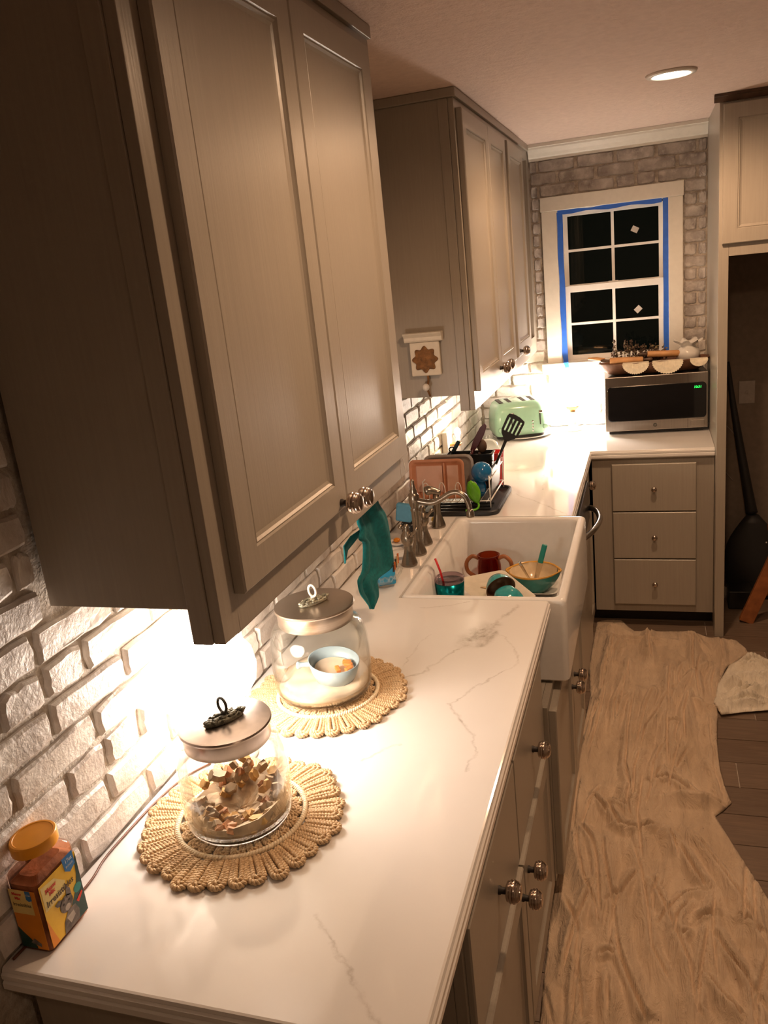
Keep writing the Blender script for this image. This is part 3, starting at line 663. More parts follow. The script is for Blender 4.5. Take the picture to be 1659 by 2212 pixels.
# ================================================================ JARS
def jar(x, y, z, rb, h, rl, lh, label, ring_mat, orn_mat, lidmat):
    t = thing('glass_jar', (x, y, z), label, 'jar', 'glass canisters with metal lids')
    out = [(rb*.84, 0), (rb*.91, .002), (rb*.955, .010), (rb*.985, .03), (rb, h*.45), (rb*.985, h*.72), (rb*.93, h*.86), (rb*.86, h*.94), (rl*.93, h*.985), (rl*.93, h+.004)]
    inn = [(r-.003, zz) for r, zz in reversed(out[2:])]+[(rb*.84, .007), (.001, .006)]
    part('glass_body', MB().lathe(out+inn, (x, y, z), 56, cap0=True, cap1=True), 'clear_glass', t, smooth=True)
    zl = z+h+.0045-.006
    part('lid', MB().lathe([(rl*.955, -.0015), (rl*.965, .0), (rl*.965, lh-.008), (rl*1.02, lh-.006), (rl*1.03, lh-.003), (rl*1.01, lh), (rl*.97, lh+.0008), (.001, lh+.0006)], (x, y, zl+.0), 64, cap0=False), lidmat, t, auto=True)
    # leafy oval ornament on the lid, with a ring
    zt = zl+lh+.0008; m = MB(); ang = math.atan2(.105, .07)
    ca, sa = math.cos(ang), math.sin(ang)
    m.lathe([(.9, 0), (1, .004), (.8, .008), (.01, .011)], (0, 0, 0), 20, M_=Matrix.Diagonal((.040, .015, 1)).to_4x4())
    q = random.Random(3)
    for i in range(60):
        a = q.uniform(0, 2*PI); d = math.sqrt(q.random()); px, py = .040*d*math.cos(a), .015*d*math.sin(a)
        m.sphere((px, py, .008+.004*(1-d)), q.uniform(.0026, .0048), 6, 4, (1.3, .8, .8))
    m.v = [(x+v[0]*ca-v[1]*sa, y+v[0]*sa+v[1]*ca, zt+v[2]) for v in m.v]
    orn = part('ornament', m, orn_mat, t, smooth=True)
    rm = MB(); rm.lathe([(.0050, .010), (.0055, .014), (.0038, .0185)], (x, y, zt), 12)
    P = [(x+.011*math.cos(a)*.93, y+.011*math.cos(a)*-.36, zt+.029+.0135*math.sin(a)) for a in [2*PI*i/28 for i in range(28)]]
    rm.tube(P, .0028, 8, closed=True); part('ring', rm, ring_mat, orn, smooth=True)
    return t
JZ = .9305
jar(.210, .378, JZ, .098, .158, .079, .034, 'near glass jar half full of dog biscuits with grey metal lid and dark ring', 'dark_metal', 'verdigris', 'satin_lid')
jar(.196, .838, JZ, .1135, .176, .0885, .038, 'larger glass jar holding pale flour and a blue scoop, with bronze metal lid', 'cream', 'aged_silver', 'brushed_nickel')
# biscuit jar contents
m = MB(); q = random.Random(5); rs = []
for i in range(9):
    rr = .084*i/8+.0005; rs.append([(.210+rr*math.cos(2*PI*j/28), .378+rr*math.sin(2*PI*j/28), JZ+.010+.030*(i/8)**2*(.75+.35*math.sin(2*PI*j/28+1.0))+q.uniform(0, .004)) for j in range(28)])
rs.append([(p[0], p[1], JZ+.0085) for p in rs[-1]])
o = top('biscuit_crumbs', m.rings(rs, True, True), 'biscuit', 'bed of golden biscuit crumbs in the bottom of the near jar', 'food'); o['kind'] = 'stuff'
def chunk(seed, mat, s=.014):
    q = random.Random(seed); m = MB(); n = 6; rs = []
    for zz, k in ((-.30, .92), (-.22, 1), (.22, .97), (.30, .88)):
        rs.append([(s*k*q.uniform(.7, 1.05)*math.cos(2*PI*j/n), s*.8*k*q.uniform(.7, 1.05)*math.sin(2*PI*j/n), s*zz*1.3) for j in range(n)])
    return mk(m.rings(rs, True, True), mat, 'dog_biscuit')
ch = [chunk(i, ('biscuit', 'biscuit', 'biscuit_gold', 'kibble')[i % 4]) for i in range(10)]
b0 = None
for i in range(120):
    a = R.uniform(0, 2*PI); d = .046+.034*R.random()
    back = .5+.5*math.sin(a-.35)   # deeper towards the wall side
    if i < 26: z = JZ+.016; d = .068+.012*R.random()
    elif i < 62: z = JZ+.020+.018*R.random()*back; d = .03+.05*R.random()
    else: z = JZ+.024+R.random()*.044*back; d = min(d, .077)
    if b0 is None: o = bpy.data.objects.new('dog_biscuit', ch[0]); b0 = o
    else: o = b0.copy(); o.data = ch[i % 10]
    C.objects.link(o); o.location = (.210+d*math.cos(a), .378+d*math.sin(a), z); o.rotation_euler = (R.uniform(-1, 1), R.uniform(-1, 1), R.uniform(0, 6))
    k = R.uniform(.6, 1.15); o.scale = (k, k, k)
    tag(o, 'broken tan dog biscuit piece heaped inside the near glass jar', 'biscuit', 'dog biscuits in the near jar')
# scoop jar contents
m = MB(); rs = []
for i in range(9):
    rr = .103*i/8+.0005; rs.append([(.196+rr*math.cos(2*PI*j/36), .838+rr*math.sin(2*PI*j/36), JZ+.024+.05*max(0, (i/8))**2*max(0, math.sin(2*PI*j/36-.1))**2*.55+.004*math.sin(j*.9)*i/8) for j in range(36)])
rs.append([(.196+.101*math.cos(2*PI*j/36), .838+.101*math.sin(2*PI*j/36), JZ+.0095) for j in range(36)])
o = top('flour', m.rings(rs, True, True), 'flour', 'pale flour-like powder filling the bottom of the larger jar', 'food', smooth=True); o['kind'] = 'stuff'
t = thing('measuring_scoop', (.222, .842, JZ+.030), 'pale blue oval scoop cup with a short handle resting inside the larger jar', 'scoop')
Mx = Matrix.Translation((.222, .842, JZ+.029)) @ Matrix.Rotation(.16, 4, 'X') @ Matrix.Rotation(.12, 4, 'Y')
m = MB().lathe([(.030, -.008), (.038, -.005), (.046, .018), (.052, .048), (.050, .0485), (.044, .024), (.030, .0065), (.001, .006)], n=36, sx=1.16, sy=.98, M_=Mx)
part('cup', m, 'pale_blue', t, smooth=True)
m = MB().tube([Mx @ Vector(p) for p in smooth_path([(-.052, -.012, .034), (-.064, -.018, .036), (-.076, -.021, .034), (-.084, -.024, .034)], 4)], [.006, .0062, .0062, .006, .0055, .0055, .006, .007, .0085, .0095, .009, .007, .004][:13], 10); part('handle', m, 'pale_blue', t, smooth=True)
m = MB().lathe([(.0405, .0245), (.0405, .0255), (.001, .0256)], n=30, sx=1.14, sy=.96, M_=Mx); part('powder', m, 'flour', t)
for i, (dx, dy) in enumerate(((.030, .012), (.036, -.002), (.012, -.010), (.024, .020))):
    Mo = Mx @ Matrix.Translation((dx, dy, .031)) @ Matrix.Rotation(i*1.1, 4, 'Z'); b = MB().box(-.010, .010, -.005, .005, -.005, .004, Mo)
    top('orange_treat', b, 'orange_bit', ('orange treat piece in the blue scoop nearest its rim', 'orange treat piece in the scoop touching the front wall', 'orange treat piece in the blue scoop closest to the handle', 'orange treat piece in the blue scoop closest to the wall')[i], 'treat', group='orange treats in the blue scoop', bevel=.002)

# ================================================================ CAT TREAT BOTTLE
Z0 = .9147; bx, by = .0355, .087; t = thing('treat_bottle', (bx, by, Z0), 'square clear cat treat bottle with orange lid and yellow label', 'bottle')
hx, hy = .0275, .0450
def rr_c(hx, hy, r, z, n=4): return rrect(bx-hx, bx+hx, by-hy, by+hy, r, z, n)
m = MB(); m.rings([rr_c(hx-.004, hy-.004, .008, Z0), rr_c(hx, hy, .009, Z0+.004), rr_c(hx, hy, .009, Z0+.128), rr_c(hx-.003, hy-.003, .012, Z0+.137), rr_c(hx-.008, hy-.013, .016, Z0+.146), rr_c(hx-.010, hy-.022, .017, Z0+.149), rr_c(hx-.010, hy-.022, .017, Z0+.156)], True, True)
part('bottle_body', m, 'clear_bottle', t, auto=True)
m = MB(); m.rings([rr_c(hx-.003, hy-.003, .008, Z0+.003), rr_c(hx-.003, hy-.003, .008, Z0+.118), rr_c(hx-.012, hy-.014, .008, Z0+.126)], True, True); o = part('treat_filling', m, 'kibble', t); o['kind'] = 'stuff'
m = MB(); m.rings([[(bx+.032*math.cos(2*PI*j/60)*(1.0+.012*(j % 2)), by+.036*math.sin(2*PI*j/60)*(1.0+.012*(j % 2)), z) for j in range(60)] for z in (Z0+.1565, Z0+.172)]+[[(bx+r*math.cos(2*PI*j/60)*.9, by+r*math.sin(2*PI*j/60), z) for j in range(60)] for r, z in ((.0345, Z0+.174), (.031, Z0+.1742), (.030, Z0+.1732), (.001, Z0+.1732))], True, True)
part('lid', m, 'orange_lid', t, auto=True)
# label wraps: front face (+x) and near face (-y)
XFc = bx+hx+.0004; YFc = by-hy-.0004
def flat(name, poly, d, face, mat, parent, off=0):
    # poly in (u,v): u along the face, v up (from bottle base)
    if face == 'x': f = lambda u, v, e: (XFc+e, by+u, Z0+v)
    else: f = lambda u, v, e: (bx+u, YFc-e, Z0+v)
    m = MB().rings([[f(u, v, off) for u, v in poly], [f(u, v, off+d) for u, v in poly]], True, True); return part(name, m, mat, parent)
def fix_text(txt, size, face, u, v, mat, parent, off, name='lettering', rot=0, bold=0.0, shear=0.0, sx=1.0):
    me = text_mesh(txt, size, .0001, bold, shear); me.materials.clear(); me.materials.append(M[mat])
    B = Matrix(((0, 0, 1, 0), (1, 0, 0, 0), (0, 1, 0, 0), (0, 0, 0, 1))) if face == 'x' else Matrix(((1, 0, 0, 0), (0, 0, -1, 0), (0, 1, 0, 0), (0, 0, 0, 1)))
    p = Vector((XFc+off, by+u, Z0+v)) if face == 'x' else Vector((bx+u, YFc-off, Z0+v))
    me.transform(Matrix.Translation(p-origin(parent)) @ B @ Matrix.Rotation(rot, 4, 'Z') @ Matrix.Diagonal((sx, 1, 1, 1)))
    o = bpy.data.objects.new(name, me); C.objects.link(o); o.parent = parent; ORG[o.name] = origin(parent); return o
lx = flat('front_label', [(-.041, .008), (.041, .008), (.041, .116), (-.041, .116)], .0003, 'x', 'label_yellow', t)
def lab(name, poly, face, mat, parent, k): return flat(name, poly, .00015, face, mat, parent, .0003+.00016*k)
lab('green_band', [(.012, .008), (.041, .008), (.041, .112), (.036, .100), (.034, .080), (.028, .060), (.016, .045), (.004, .030), (.002, .008)], 'x', 'label_green', lx, 1)
lab('orange_glow', [(-.041, .060), (-.041, .008), (-.026, .008), (-.034, .035)], 'x', 'label_orange', lx, 1)
lab('pale_panel', [(-.038, .070), (.004, .070), (.010, .088), (-.010, .108), (-.038, .112)], 'x', 'label_cream', lx, 1)
lab('blue_flag', [(.012, .122), (.036, .122), (.037, .098), (.024, .092), (.014, .100)], 'x', 'label_blue', lx, 2)
# tabby cat portrait printed on the label
lab('cat_body', [(-.014, .008), (.020, .008), (.024, .024), (.018, .038), (.002, .040), (-.010, .026)], 'x', 'fur_grey', lx, 3)
lab('cat_head', [(-.006+.0145*math.cos(a)+.008, .052+.0135*math.sin(a)) for a in [2*PI*i/20 for i in range(20)]], 'x', 'fur_grey', lx, 4)
lab('cat_ear', [(-.0105, .057), (-.0165, .060), (-.0205, .066), (-.012, .068), (-.003, .0635)], 'x', 'fur_grey', lx, 4)
lab('cat_ear', [(.004, .064), (.0085, .080), (.0150, .070), (.0155, .058)], 'x', 'fur_grey', lx, 4)
lab('cat_muzzle', [(.003+.0060*math.cos(a), .0450+.0052*math.sin(a)) for a in [2*PI*i/14 for i in range(14)]], 'x', 'fur_light', lx, 5)
lab('cat_chest', [(-.004, .030), (.012, .032), (.014, .022), (.002, .016)], 'x', 'fur_light', lx, 4)
for sx_ in (-1, 1):
    lab('cat_eye', [(.002+sx_*.0062+.0024*math.cos(a), .0545+.0018*math.sin(a)) for a in [2*PI*i/10 for i in range(10)]], 'x', 'fur_dark', lx, 5)
    lab('cat_stripe', [(.002+sx_*.003, .059), (.002+sx_*.0045, .0595), (.002+sx_*.0035, .065), (.002+sx_*.0025, .064)], 'x', 'fur_dark', lx, 5)
lab('green_badge', [(.030+.0085*math.cos(a), .058+.0075*math.sin(a)) for a in [2*PI*i/18 for i in range(18)]], 'x', 'teal_handle', lx, 3)
lab('red_treat', [(.022, .040), (.036, .048), (.038, .044), (.026, .034)], 'x', 'ink_red', lx, 4)
fix_text('Irresistibles', .0150, 'x', -.004, .0790, 'ink_dark', lx, .0012, bold=.0001, sx=.86)
fix_text('Meow', .0100, 'x', -.020, .0995, 'ink_red', lx, .0010, bold=.0004, sx=.9); fix_text('Mix', .0090, 'x', -.019, .0915, 'ink_red', lx, .0010, bold=.0004, sx=.9)
fix_text('17oz', .0090, 'x', .0250, .1130, 'ink_white', lx, .0010, sx=.9, rot=0); fix_text('BONUS', .0048, 'x', .0250, .1040, 'ink_white', lx, .0010)
ly = flat('side_label', [(-.0235, .008), (.0235, .008), (.0235, .112), (-.0235, .112)], .0003, 'y', 'label_orange', t)
lab('pale_panel', [(-.0235, .070), (.015, .070), (.015, .112), (-.0235, .112)], 'y', 'label_cream', ly, 1)
lab('green_band', [(-.0235, .045), (-.016, .036), (-.004, .024), (.004, .012), (.004, .008), (-.0235, .008)], 'y', 'label_green', ly, 1)
lab('blue_flag', [(.006, .112), (.015, .112), (.016, .096), (.010, .094), (.006, .097)], 'y', 'label_blue', ly, 2)
lab('cat_fur', [(-.006, .018), (.012, .012), (.013, .018), (.002, .026)], 'y', 'fur_grey', ly, 2)
fix_text('Irresistibles', .0090, 'y', -.004, .0860, 'ink_dark', ly, .0008, sx=.78); fix_text('Meow', .0066, 'y', -.010, .1045, 'ink_red', ly, .0008, bold=.0003); fix_text('Mix', .0062, 'y', -.010, .0970, 'ink_red', ly, .0008, bold=.0003)
fix_text('17oz', .0045, 'y', .0108, .1050, 'ink_white', ly, .0009)

# ================================================================ TOWEL UNDER THE CABINET
TL= [(0.996, 1.281), (1.007, 1.258), (0.994, 1.24), (1.022, 1.217), (1.003, 1.161), (0.979, 1.15), (0.969, 1.141), (0.975, 1.11), (1.0, 1.081), (1.033, 1.045)]
TR= [(1.168, 1.278), (1.22, 1.231), (1.245, 1.185), (1.261, 1.143), (1.281, 1.093), (1.267, 1.07), (1.135, 1.087), (1.126, 1.069), (1.115, 1.046), (1.051, 1.037)]
TAIL= [(1.069, 1.242), (1.084, 1.227), (1.019, 1.219), (0.969, 1.222), (0.939, 1.199), (0.927, 1.207), (0.932, 1.245), (0.996, 1.247)]
CREASES= [[(0.666, 1.625), (0.682, 1.503), (0.71, 1.383), (0.754, 1.269), (0.761, 1.198)], [(0.671, 1.648), (0.724, 1.561), (0.742, 1.474), (0.756, 1.338), (0.764, 1.239)], [(0.756, 1.587), (0.765, 1.478), (0.801, 1.278), (0.813, 1.169), (0.824, 1.098), (0.853, 1.014), (0.88, 0.943), (0.892, 0.913)], [(0.646, 1.327), (0.707, 1.18), (0.712, 1.075), (0.733, 0.944), (0.738, 0.88)], [(0.849, 1.562), (0.875, 1.45), (0.894, 1.296), (0.905, 1.15), (0.956, 1.028)], [(0.977, 1.604), (1.032, 1.451), (1.059, 1.394)], [(0.9, 1.427), (0.929, 1.344), (0.972, 1.208), (1.0, 1.112), (1.006, 1.0), (1.027, 0.941)], [(1.056, 1.262), (1.097, 1.159), (1.136, 1.092), (1.173, 0.992)], [(1.017, 1.663), (1.095, 1.498), (1.153, 1.369), (1.198, 1.2)], [(1.026, 1.103), (1.076, 1.021), (1.124, 0.962)], [(0.962, 1.833), (1.064, 1.831), (1.163, 1.812)], [(0.93, 2.031), (1.007, 1.925), (1.058, 1.836)], [(0.872, 1.892), (0.964, 1.919), (1.058, 1.836)], [(0.762, 1.754), (0.807, 1.638), (0.867, 1.627), (0.926, 1.669)], [(0.754, 1.776), (0.811, 1.739), (0.845, 1.779)], [(0.703, 1.792), (0.742, 1.739), (0.764, 1.708)], [(0.926, 2.601), (0.892, 2.454), (0.868, 2.27), (0.854, 2.118)], [(0.801, 2.743), (0.789, 2.494), (0.763, 2.288)], [(1.022, 2.63), (0.968, 2.515), (0.925, 2.357), (0.884, 2.241), (0.87, 2.12)], [(1.171, 2.84), (1.077, 2.731), (1.012, 2.592), (0.975, 2.464)], [(1.067, 2.509), (1.121, 2.447), (1.195, 2.473)], [(1.099, 2.478), (1.142, 2.4)], [(0.659, 3.131), (0.754, 3.043), (1.025, 3.043)], [(1.047, 3.138), (1.144, 2.986)], [(1.088, 3.189), (1.124, 3.144)], [(1.322, 2.959), (1.259, 2.849), (1.189, 2.724), (1.2, 2.65)], [(0.677, 2.481), (0.658, 2.242), (0.642, 2.017), (0.643, 1.819)], [(0.722, 2.636), (0.708, 2.38), (0.699, 2.248), (0.674, 2.008)], [(0.84, 2.573), (0.82, 2.264), (0.815, 1.974), (0.836, 1.849)], [(0.84, 1.371), (0.765, 1.28)], [(0.763, 1.1), (0.818, 1.111)], [(0.911, 1.219), (0.957, 1.308), (0.994, 1.365), (1.059, 1.394)], [(1.018, 1.263), (1.064, 1.295), (1.083, 1.331)], [(0.977, 1.201), (1.017, 1.239)], [(0.87, 2.12), (0.849, 1.979), (0.845, 1.779)], [(1.099, 2.069), (1.133, 1.944), (1.144, 1.826)], [(0.952, 1.662), (0.976, 1.584), (0.987, 1.517)], [(1.125, 1.307), (1.166, 1.283), (1.204, 1.245)], [(0.818, 1.728), (0.831, 1.777), (0.858, 1.816)], [(0.635, 0.99), (0.652, 0.927), (0.67, 0.866)], [(0.793, 1.056), (0.803, 0.894)], [(0.94, 2.295), (1.044, 2.324)], [(0.667, 3.182), (0.801, 3.142)]]
OUT= [(0.644, 3.267), (0.665, 3.285), (0.722, 3.30), (0.768, 3.285), (0.796, 3.222), (0.828, 3.17), (0.937, 3.178), (1.024, 3.18), (1.111, 3.165), (1.172, 3.125), (1.245, 3.112), (1.289, 3.104), (1.325, 3.019), (1.327, 2.963), (1.29, 2.9), (1.227, 2.827), (1.201, 2.738), (1.174, 2.573), (1.159, 2.405), (1.144, 2.218), (1.141, 2.065), (1.149, 1.926), (1.164, 1.843), (1.13, 1.79), (1.106, 1.762), (1.167, 1.574), (1.223, 1.407), (1.257, 1.291), (1.326, 1.052), (1.347, 0.907), (0.582, 0.741), (0.638, 0.865), (0.63, 1.087), (0.622, 1.415), (0.63, 1.664), (0.64, 1.876), (0.647, 2.287), (0.657, 2.514), (0.634, 2.768)]
OUT2= [(1.238, 2.83), (1.289, 2.892), (1.341, 2.928), (1.403, 2.903), (1.515, 2.891), (1.461, 2.525), (1.349, 2.457), (1.246, 2.427), (1.172, 2.395), (1.15, 2.49), (1.178, 2.65)]
CR2= [[(1.2, 2.542), (1.37, 2.632)], [(1.203, 2.474), (1.355, 2.509)], [(1.29, 2.812), (1.388, 2.783)], [(1.068, 2.527), (1.13, 2.465), (1.19, 2.406)], [(1.226, 2.652), (1.269, 2.585), (1.349, 2.585)], [(1.298, 2.716), (1.377, 2.687)]]
def cloth_strip(name, L, Rr, x0, mat, sub=14, amp=.012, seed=1):
    rows = []; n = len(L)
    Lp = smooth_path([(0, a, b) for a, b in L], 5); Rp = smooth_path([(0, a, b) for a, b in Rr], 5)
    for i, (a, b) in enumerate(zip(Lp, Rp)):
        v = i/(len(Lp)-1); row = []
        for j in range(sub+1):
            u = j/sub; p = a.lerp(b, u)
            am = amp*(.35+.9*v*(1-v)*2)
            row.append((x0+am*(math.sin(u*9+v*2.2)+.5*math.sin(u*19-v*3+seed))+.003*math.sin(v*7), p.y, p.z))
        rows.append(row)
    m = MB(); m.rings(rows, closed=False); return m
t = thing('kitchen_towel', (.255, 1.09, 1.32), 'bright teal kitchen towel hanging below the near wall cabinet', 'towel')
TL2 = [(1.02, 1.375), (1.005, 1.33)]+TL; TR2 = [(1.13, 1.375), (1.15, 1.33)]+TR
part('towel_cloth', cloth_strip('c', TL2, TR2, .255, 'teal_towel', 22, .010), 'teal_towel', t, smooth=True, solid=.003)
part('towel_end', MB().rings([[(.245+.004*math.sin(i*1.7), a, b) for i, (a, b) in enumerate([(1.085, 1.365), (1.07, 1.30), TAIL[0], TAIL[7], TAIL[6], TAIL[5]])], [(.238+.004*math.sin(i*1.7), a, b) for i, (a, b) in enumerate([(1.12, 1.365), (1.10, 1.29), TAIL[1], TAIL[2], TAIL[3], TAIL[4]])]], closed=False), 'teal_towel', t, smooth=True, solid=.003)
for i, mt in enumerate(('stripe_orange', 'stripe_tan', 'stripe_dark', 'stripe_orange', 'stripe_dark')):
    y0 = 1.245-.011*i
    part('stripe', MB().rings([[(.2695, y0, 1.113-.004*i), (.2705, y0+.0085, 1.111-.004*i)], [(.2685, y0-.002, 1.086-.002*i), (.2695, y0+.0065, 1.083-.002*i)]], closed=False), mt, t, solid=.0015)
top('towel_rail', MB().tube(smooth_path([(.252, .93, 1.388), (.252, .93, 1.352), (.252, .96, 1.346), (.252, 1.20, 1.346), (.252, 1.23, 1.352), (.252, 1.23, 1.388)], 5), .004, 8), 'brushed_nickel', 'metal rail under the near wall cabinet that carries the teal towel', 'rail', smooth=True)
top('cord_end', MB().tube([(.3165, 1.23, 1.375), (.3175, 1.235, 1.36), (.3185, 1.24, 1.338)], .0012, 6), 'white_plastic', 'short white cord end sticking out at the near cabinet lower corner', 'cord')
# plaque on the farther cabinet side
YP = 2.0988-.0045
t = thing('wall_plaque', (.172, YP, 1.47), 'distressed cream wooden plaque with brown carved rosette and a hook', 'plaque')
m = MB().box(.119, .226, YP-.016, YP-.0008, 1.472, 1.590)
part('board', m, 'cream', t, bevel=.004)
m = MB(); prc = [(0, -.0), (.020, -.0), (.024, .006), (.026, .016), (.036, .026), (.040, .032), (0, .032)]
m.rings([[(u, YP-.0008-d, 1.5905+z) for d, z in prc] for u in (.103, .240)], True, True); part('cornice', m, 'cream', t, bevel=.002)
m = MB(); rs = []
cx, cz = .172, 1.529
for k, (rr, dd) in enumerate(((1.0, .0165), (.93, .021), (.75, .0175), (.62, .022), (.42, .018), (.30, .023), (.12, .019), (.01, .018))):
    rs.append([(cx+.042*rr*(1+.13*math.cos(8*a))*math.cos(a), YP-dd, cz+.042*rr*(1+.13*math.cos(8*a))*math.sin(a)) for a in [2*PI*j/64 for j in range(64)]])
part('rosette', m.rings(rs, True, True), 'rust', t, smooth=True)
m = MB().tube(smooth_path([(.175, YP-.008, 1.474), (.176, YP-.012, 1.452), (.172, YP-.022, 1.430), (.174, YP-.012, 1.412), (.176, YP-.004, 1.398)], 5), .004, 8); hk = part('hook', m, 'rust', t, smooth=True)
part('hook_knob', MB().sphere((.170, YP-.030, 1.434), .013, 16, 10), 'white_china', hk, smooth=True)

# ================================================================ FAUCET
t = thing('bridge_faucet', (.170, 1.785, .9145), 'brushed nickel faucet with arched spout and two lever handles', 'faucet'); zc = .9142
flare = [(.026, 0), (.027, .004), (.025, .009), (.020, .026), (.0145, .044), (.0125, .058), (.0135, .062), (.0125, .066)]
def fbase(x, y, top_): return MB().lathe(flare+top_, (x, y, zc), 42, flute=.045, fl=(.006, .045))
part('spout_column', fbase(.170, 1.785, [(.0125, .10), (.013, .150), (.0155, .156), (.0125, .162), (.014, .168), (.0175, .178), (.0185, .192), (.0175, .206), (.014, .212), (.0115, .216), (.0125, .222), (.008, .232), (.0055, .248), (.0065, .254), (.003, .26), (.001, .261)]), 'faucet_nickel', t, smooth=True)
sp = smooth_path([(.180, 1.785, 1.102), (.205, 1.785, 1.096), (.235, 1.785, 1.095), (.265, 1.785, 1.108), (.292, 1.785, 1.124), (.318, 1.785, 1.128), (.340, 1.785, 1.115), (.352, 1.785, 1.090), (.356, 1.785, 1.064)], 5)
part('spout', MB().tube(sp, [.0105-.002*min(1, i/20) for i in range(len(sp))], 14), 'faucet_nickel', t, smooth=True)
part('spout_tip', MB().lathe([(.0085, .004), (.0105, 0), (.0125, -.006), (.0135, -.018), (.0125, -.022), (.0085, -.022)], (.356, 1.785, 1.066), 24), 'faucet_nickel', t, smooth=True)
for y in (1.683, 1.888):
    h = part('handle_base', fbase(.165, y, [(.014, .070), (.020, .080), (.0215, .092), (.019, .104), (.012, .114), (.008, .124), (.0095, .130), (.006, .138), (.001, .140)]), 'faucet_nickel', t, smooth=True)
    a = [(.172, y-.004, 1.008), (.190, y-.012, 1.026), (.207, y-.018, 1.046)]
    part('lever', MB().tube(smooth_path(a, 5), [.0052, .0056, .006, .0056, .005, .0048, .0048, .0052, .0066, .0078, .005], 10), 'faucet_nickel', h, smooth=True)
    a = [(.160, y+.002, 1.034), (.152, y-.012, 1.046)]
    part('lever', MB().tube(a, .0045, 10).sphere((.150, y-.015, 1.049), .0085, 12, 8), 'faucet_nickel', h, smooth=True)
t = thing('side_sprayer', (.168, 2.078, .9145), 'brushed nickel side sprayer with oval head behind the faucet', 'sprayer')
part('stem', fbase(.168, 2.078, [(.0125, .080), (.0155, .096), (.0125, .102), (.0115, .126)]), 'faucet_nickel', t, smooth=True)
part('spray_head', MB().tube(smooth_path([(.130, 2.07, 1.052), (.142, 2.072, 1.056), (.158, 2.076, 1.054), (.172, 2.079, 1.048), (.186, 2.081, 1.044)], 4), [.012, .016, .0175, .018, .0175, .017, .016, .015, .014, .0135, .013, .0125, .012, .012, .011, .010, .008], 16), 'faucet_nickel', t, smooth=True)
# glass bowl with a blue sponge
t = thing('glass_bowl', (.125, 1.512, .9145), 'small scalloped clear glass bowl behind the teal towel', 'bowl')
m = MB(); rs = []
for r, z, sc in ((.036, 0, 0), (.040, .003, 0), (.050, .016, .02), (.060, .034, .05), (.064, .044, .07), (.0615, .0435, .07), (.057, .032, .05), (.047, .016, .02), (.034, .006, 0)):
    rs.append([(.125+r*(1+sc*math.cos(20*a))*math.cos(a), 1.512+r*(1+sc*math.cos(20*a))*math.sin(a), .9147+z) for a in [2*PI*j/80 for j in range(80)]])
part('bowl_wall', m.rings(rs, True, True), 'clear_glass', t, smooth=True)
top('dish_sponge', MB().box(.112, .168, 1.478, 1.528, .9225, .992, Matrix.Translation((.14, 1.503, .957)) @ Matrix.Rotation(.5, 4, 'Z') @ Matrix.Translation((-.14, -1.503, -.957))), 'sponge_blue', 'bright blue sponge standing in the small glass bowl', 'sponge', bevel=.006)
# scrub corner behind the faucet
t = thing('scrub_holder', (.085, 1.99, .9145), 'black and yellow brush holder with a pale blue scrubber behind the faucet', 'holder')
part('holder', MB().lathe([(.030, 0), (.034, .004), (.032, .03), (.034, .045), (.030, .046), (.028, .01), (.001, .008)], (.085, 1.995, .9147), 24), 'black_plastic', t, smooth=True)
part('scrubber', MB().box(-.030, .030, -.012, .012, -.034, .034, Matrix.Translation((.073, 1.975, 1.003)) @ Matrix.Rotation(.15, 4, 'Y')), 'pale_blue', t, bevel=.007, label='light blue scrubber block'); M['pale_scrub'] = plain('pale_scrub', (.10, .33, .52), .6)
t.children[-1].data.materials[0] = M['pale_scrub']
part('brush_handle', MB().tube(smooth_path([(.115, 2.00, .93), (.13, 2.01, .965), (.132, 2.02, 1.0)], 4), [.006]*9, 8), 'yellow', t, smooth=True)
t = thing('soap_dish', (.062, 1.885, .9145), 'small round white soap dish with an orange scrap beside the faucet', 'dish')
part('dish', MB().lathe([(.022, 0), (.030, .003), (.036, .010), (.0345, .0105), (.028, .005), (.001, .004)], (.068, 1.885, .9147), 28), 'white_china', t, smooth=True)
part('soap_scrap', MB().sphere((.060, 1.895, .926), .013, 12, 8, (1, 1, .6)), 'label_orange', t, smooth=True)
top('banana_clip', MB().tube(smooth_path([(.13, 2.135, .922), (.145, 2.115, .930), (.155, 2.095, .920)], 4), [.003, .006, .009, .011, .011, .009, .006, .004, .002], 8), 'yellow', 'yellow plastic clip lying by the sprayer base', 'clip', smooth=True)
# ================================================================ DISHES IN THE SINK
BZ = .6985
t = thing('tumbler', (.288, 1.70, BZ), 'metallic teal tumbler with smoky lid standing in the sink', 'cup'); x, y = .292, 1.690
part('body', MB().lathe([(.034, .001), (.037, .004), (.044, .10), (.048, .158), (.046, .158), (.036, .01), (.001, .008)], (x, y, BZ), 36), 'teal_metal', t, smooth=True)
part('lid', MB().lathe([(.0455, .1585), (.0485, .160), (.0485, .170), (.044, .174), (.040, .172), (.036, .166), (.001, .166)], (x, y, BZ), 36), 'smoke_plastic', t, smooth=True)
me = text_mesh('gators', .020, .0003, .0004)
me.transform(Matrix.Translation((x-.288+.039, y-1.70-.0215, .115)) @ Matrix(((.5, 0, .86, 0), (.86, 0, -.5, 0), (0, 1, 0, 0), (0, 0, 0, 1))) @ Matrix.Rotation(PI/2, 4, 'Z')); bpy.data.meshes.remove(me)
top('straw', MB().tube([(x-.014, y-.020, BZ+.150), (x-.022, y-.024, BZ+.20), (x-.033, y-.030, BZ+.245)], .0038, 8), 'red_plastic', 'short red straw sticking out of the teal tumbler', 'straw', smooth=True)
t = thing('amber_mug', (.345, 2.05, BZ), 'rust-red glass mug with two big loop handles in the sink', 'mug'); x, y = .350, 2.060
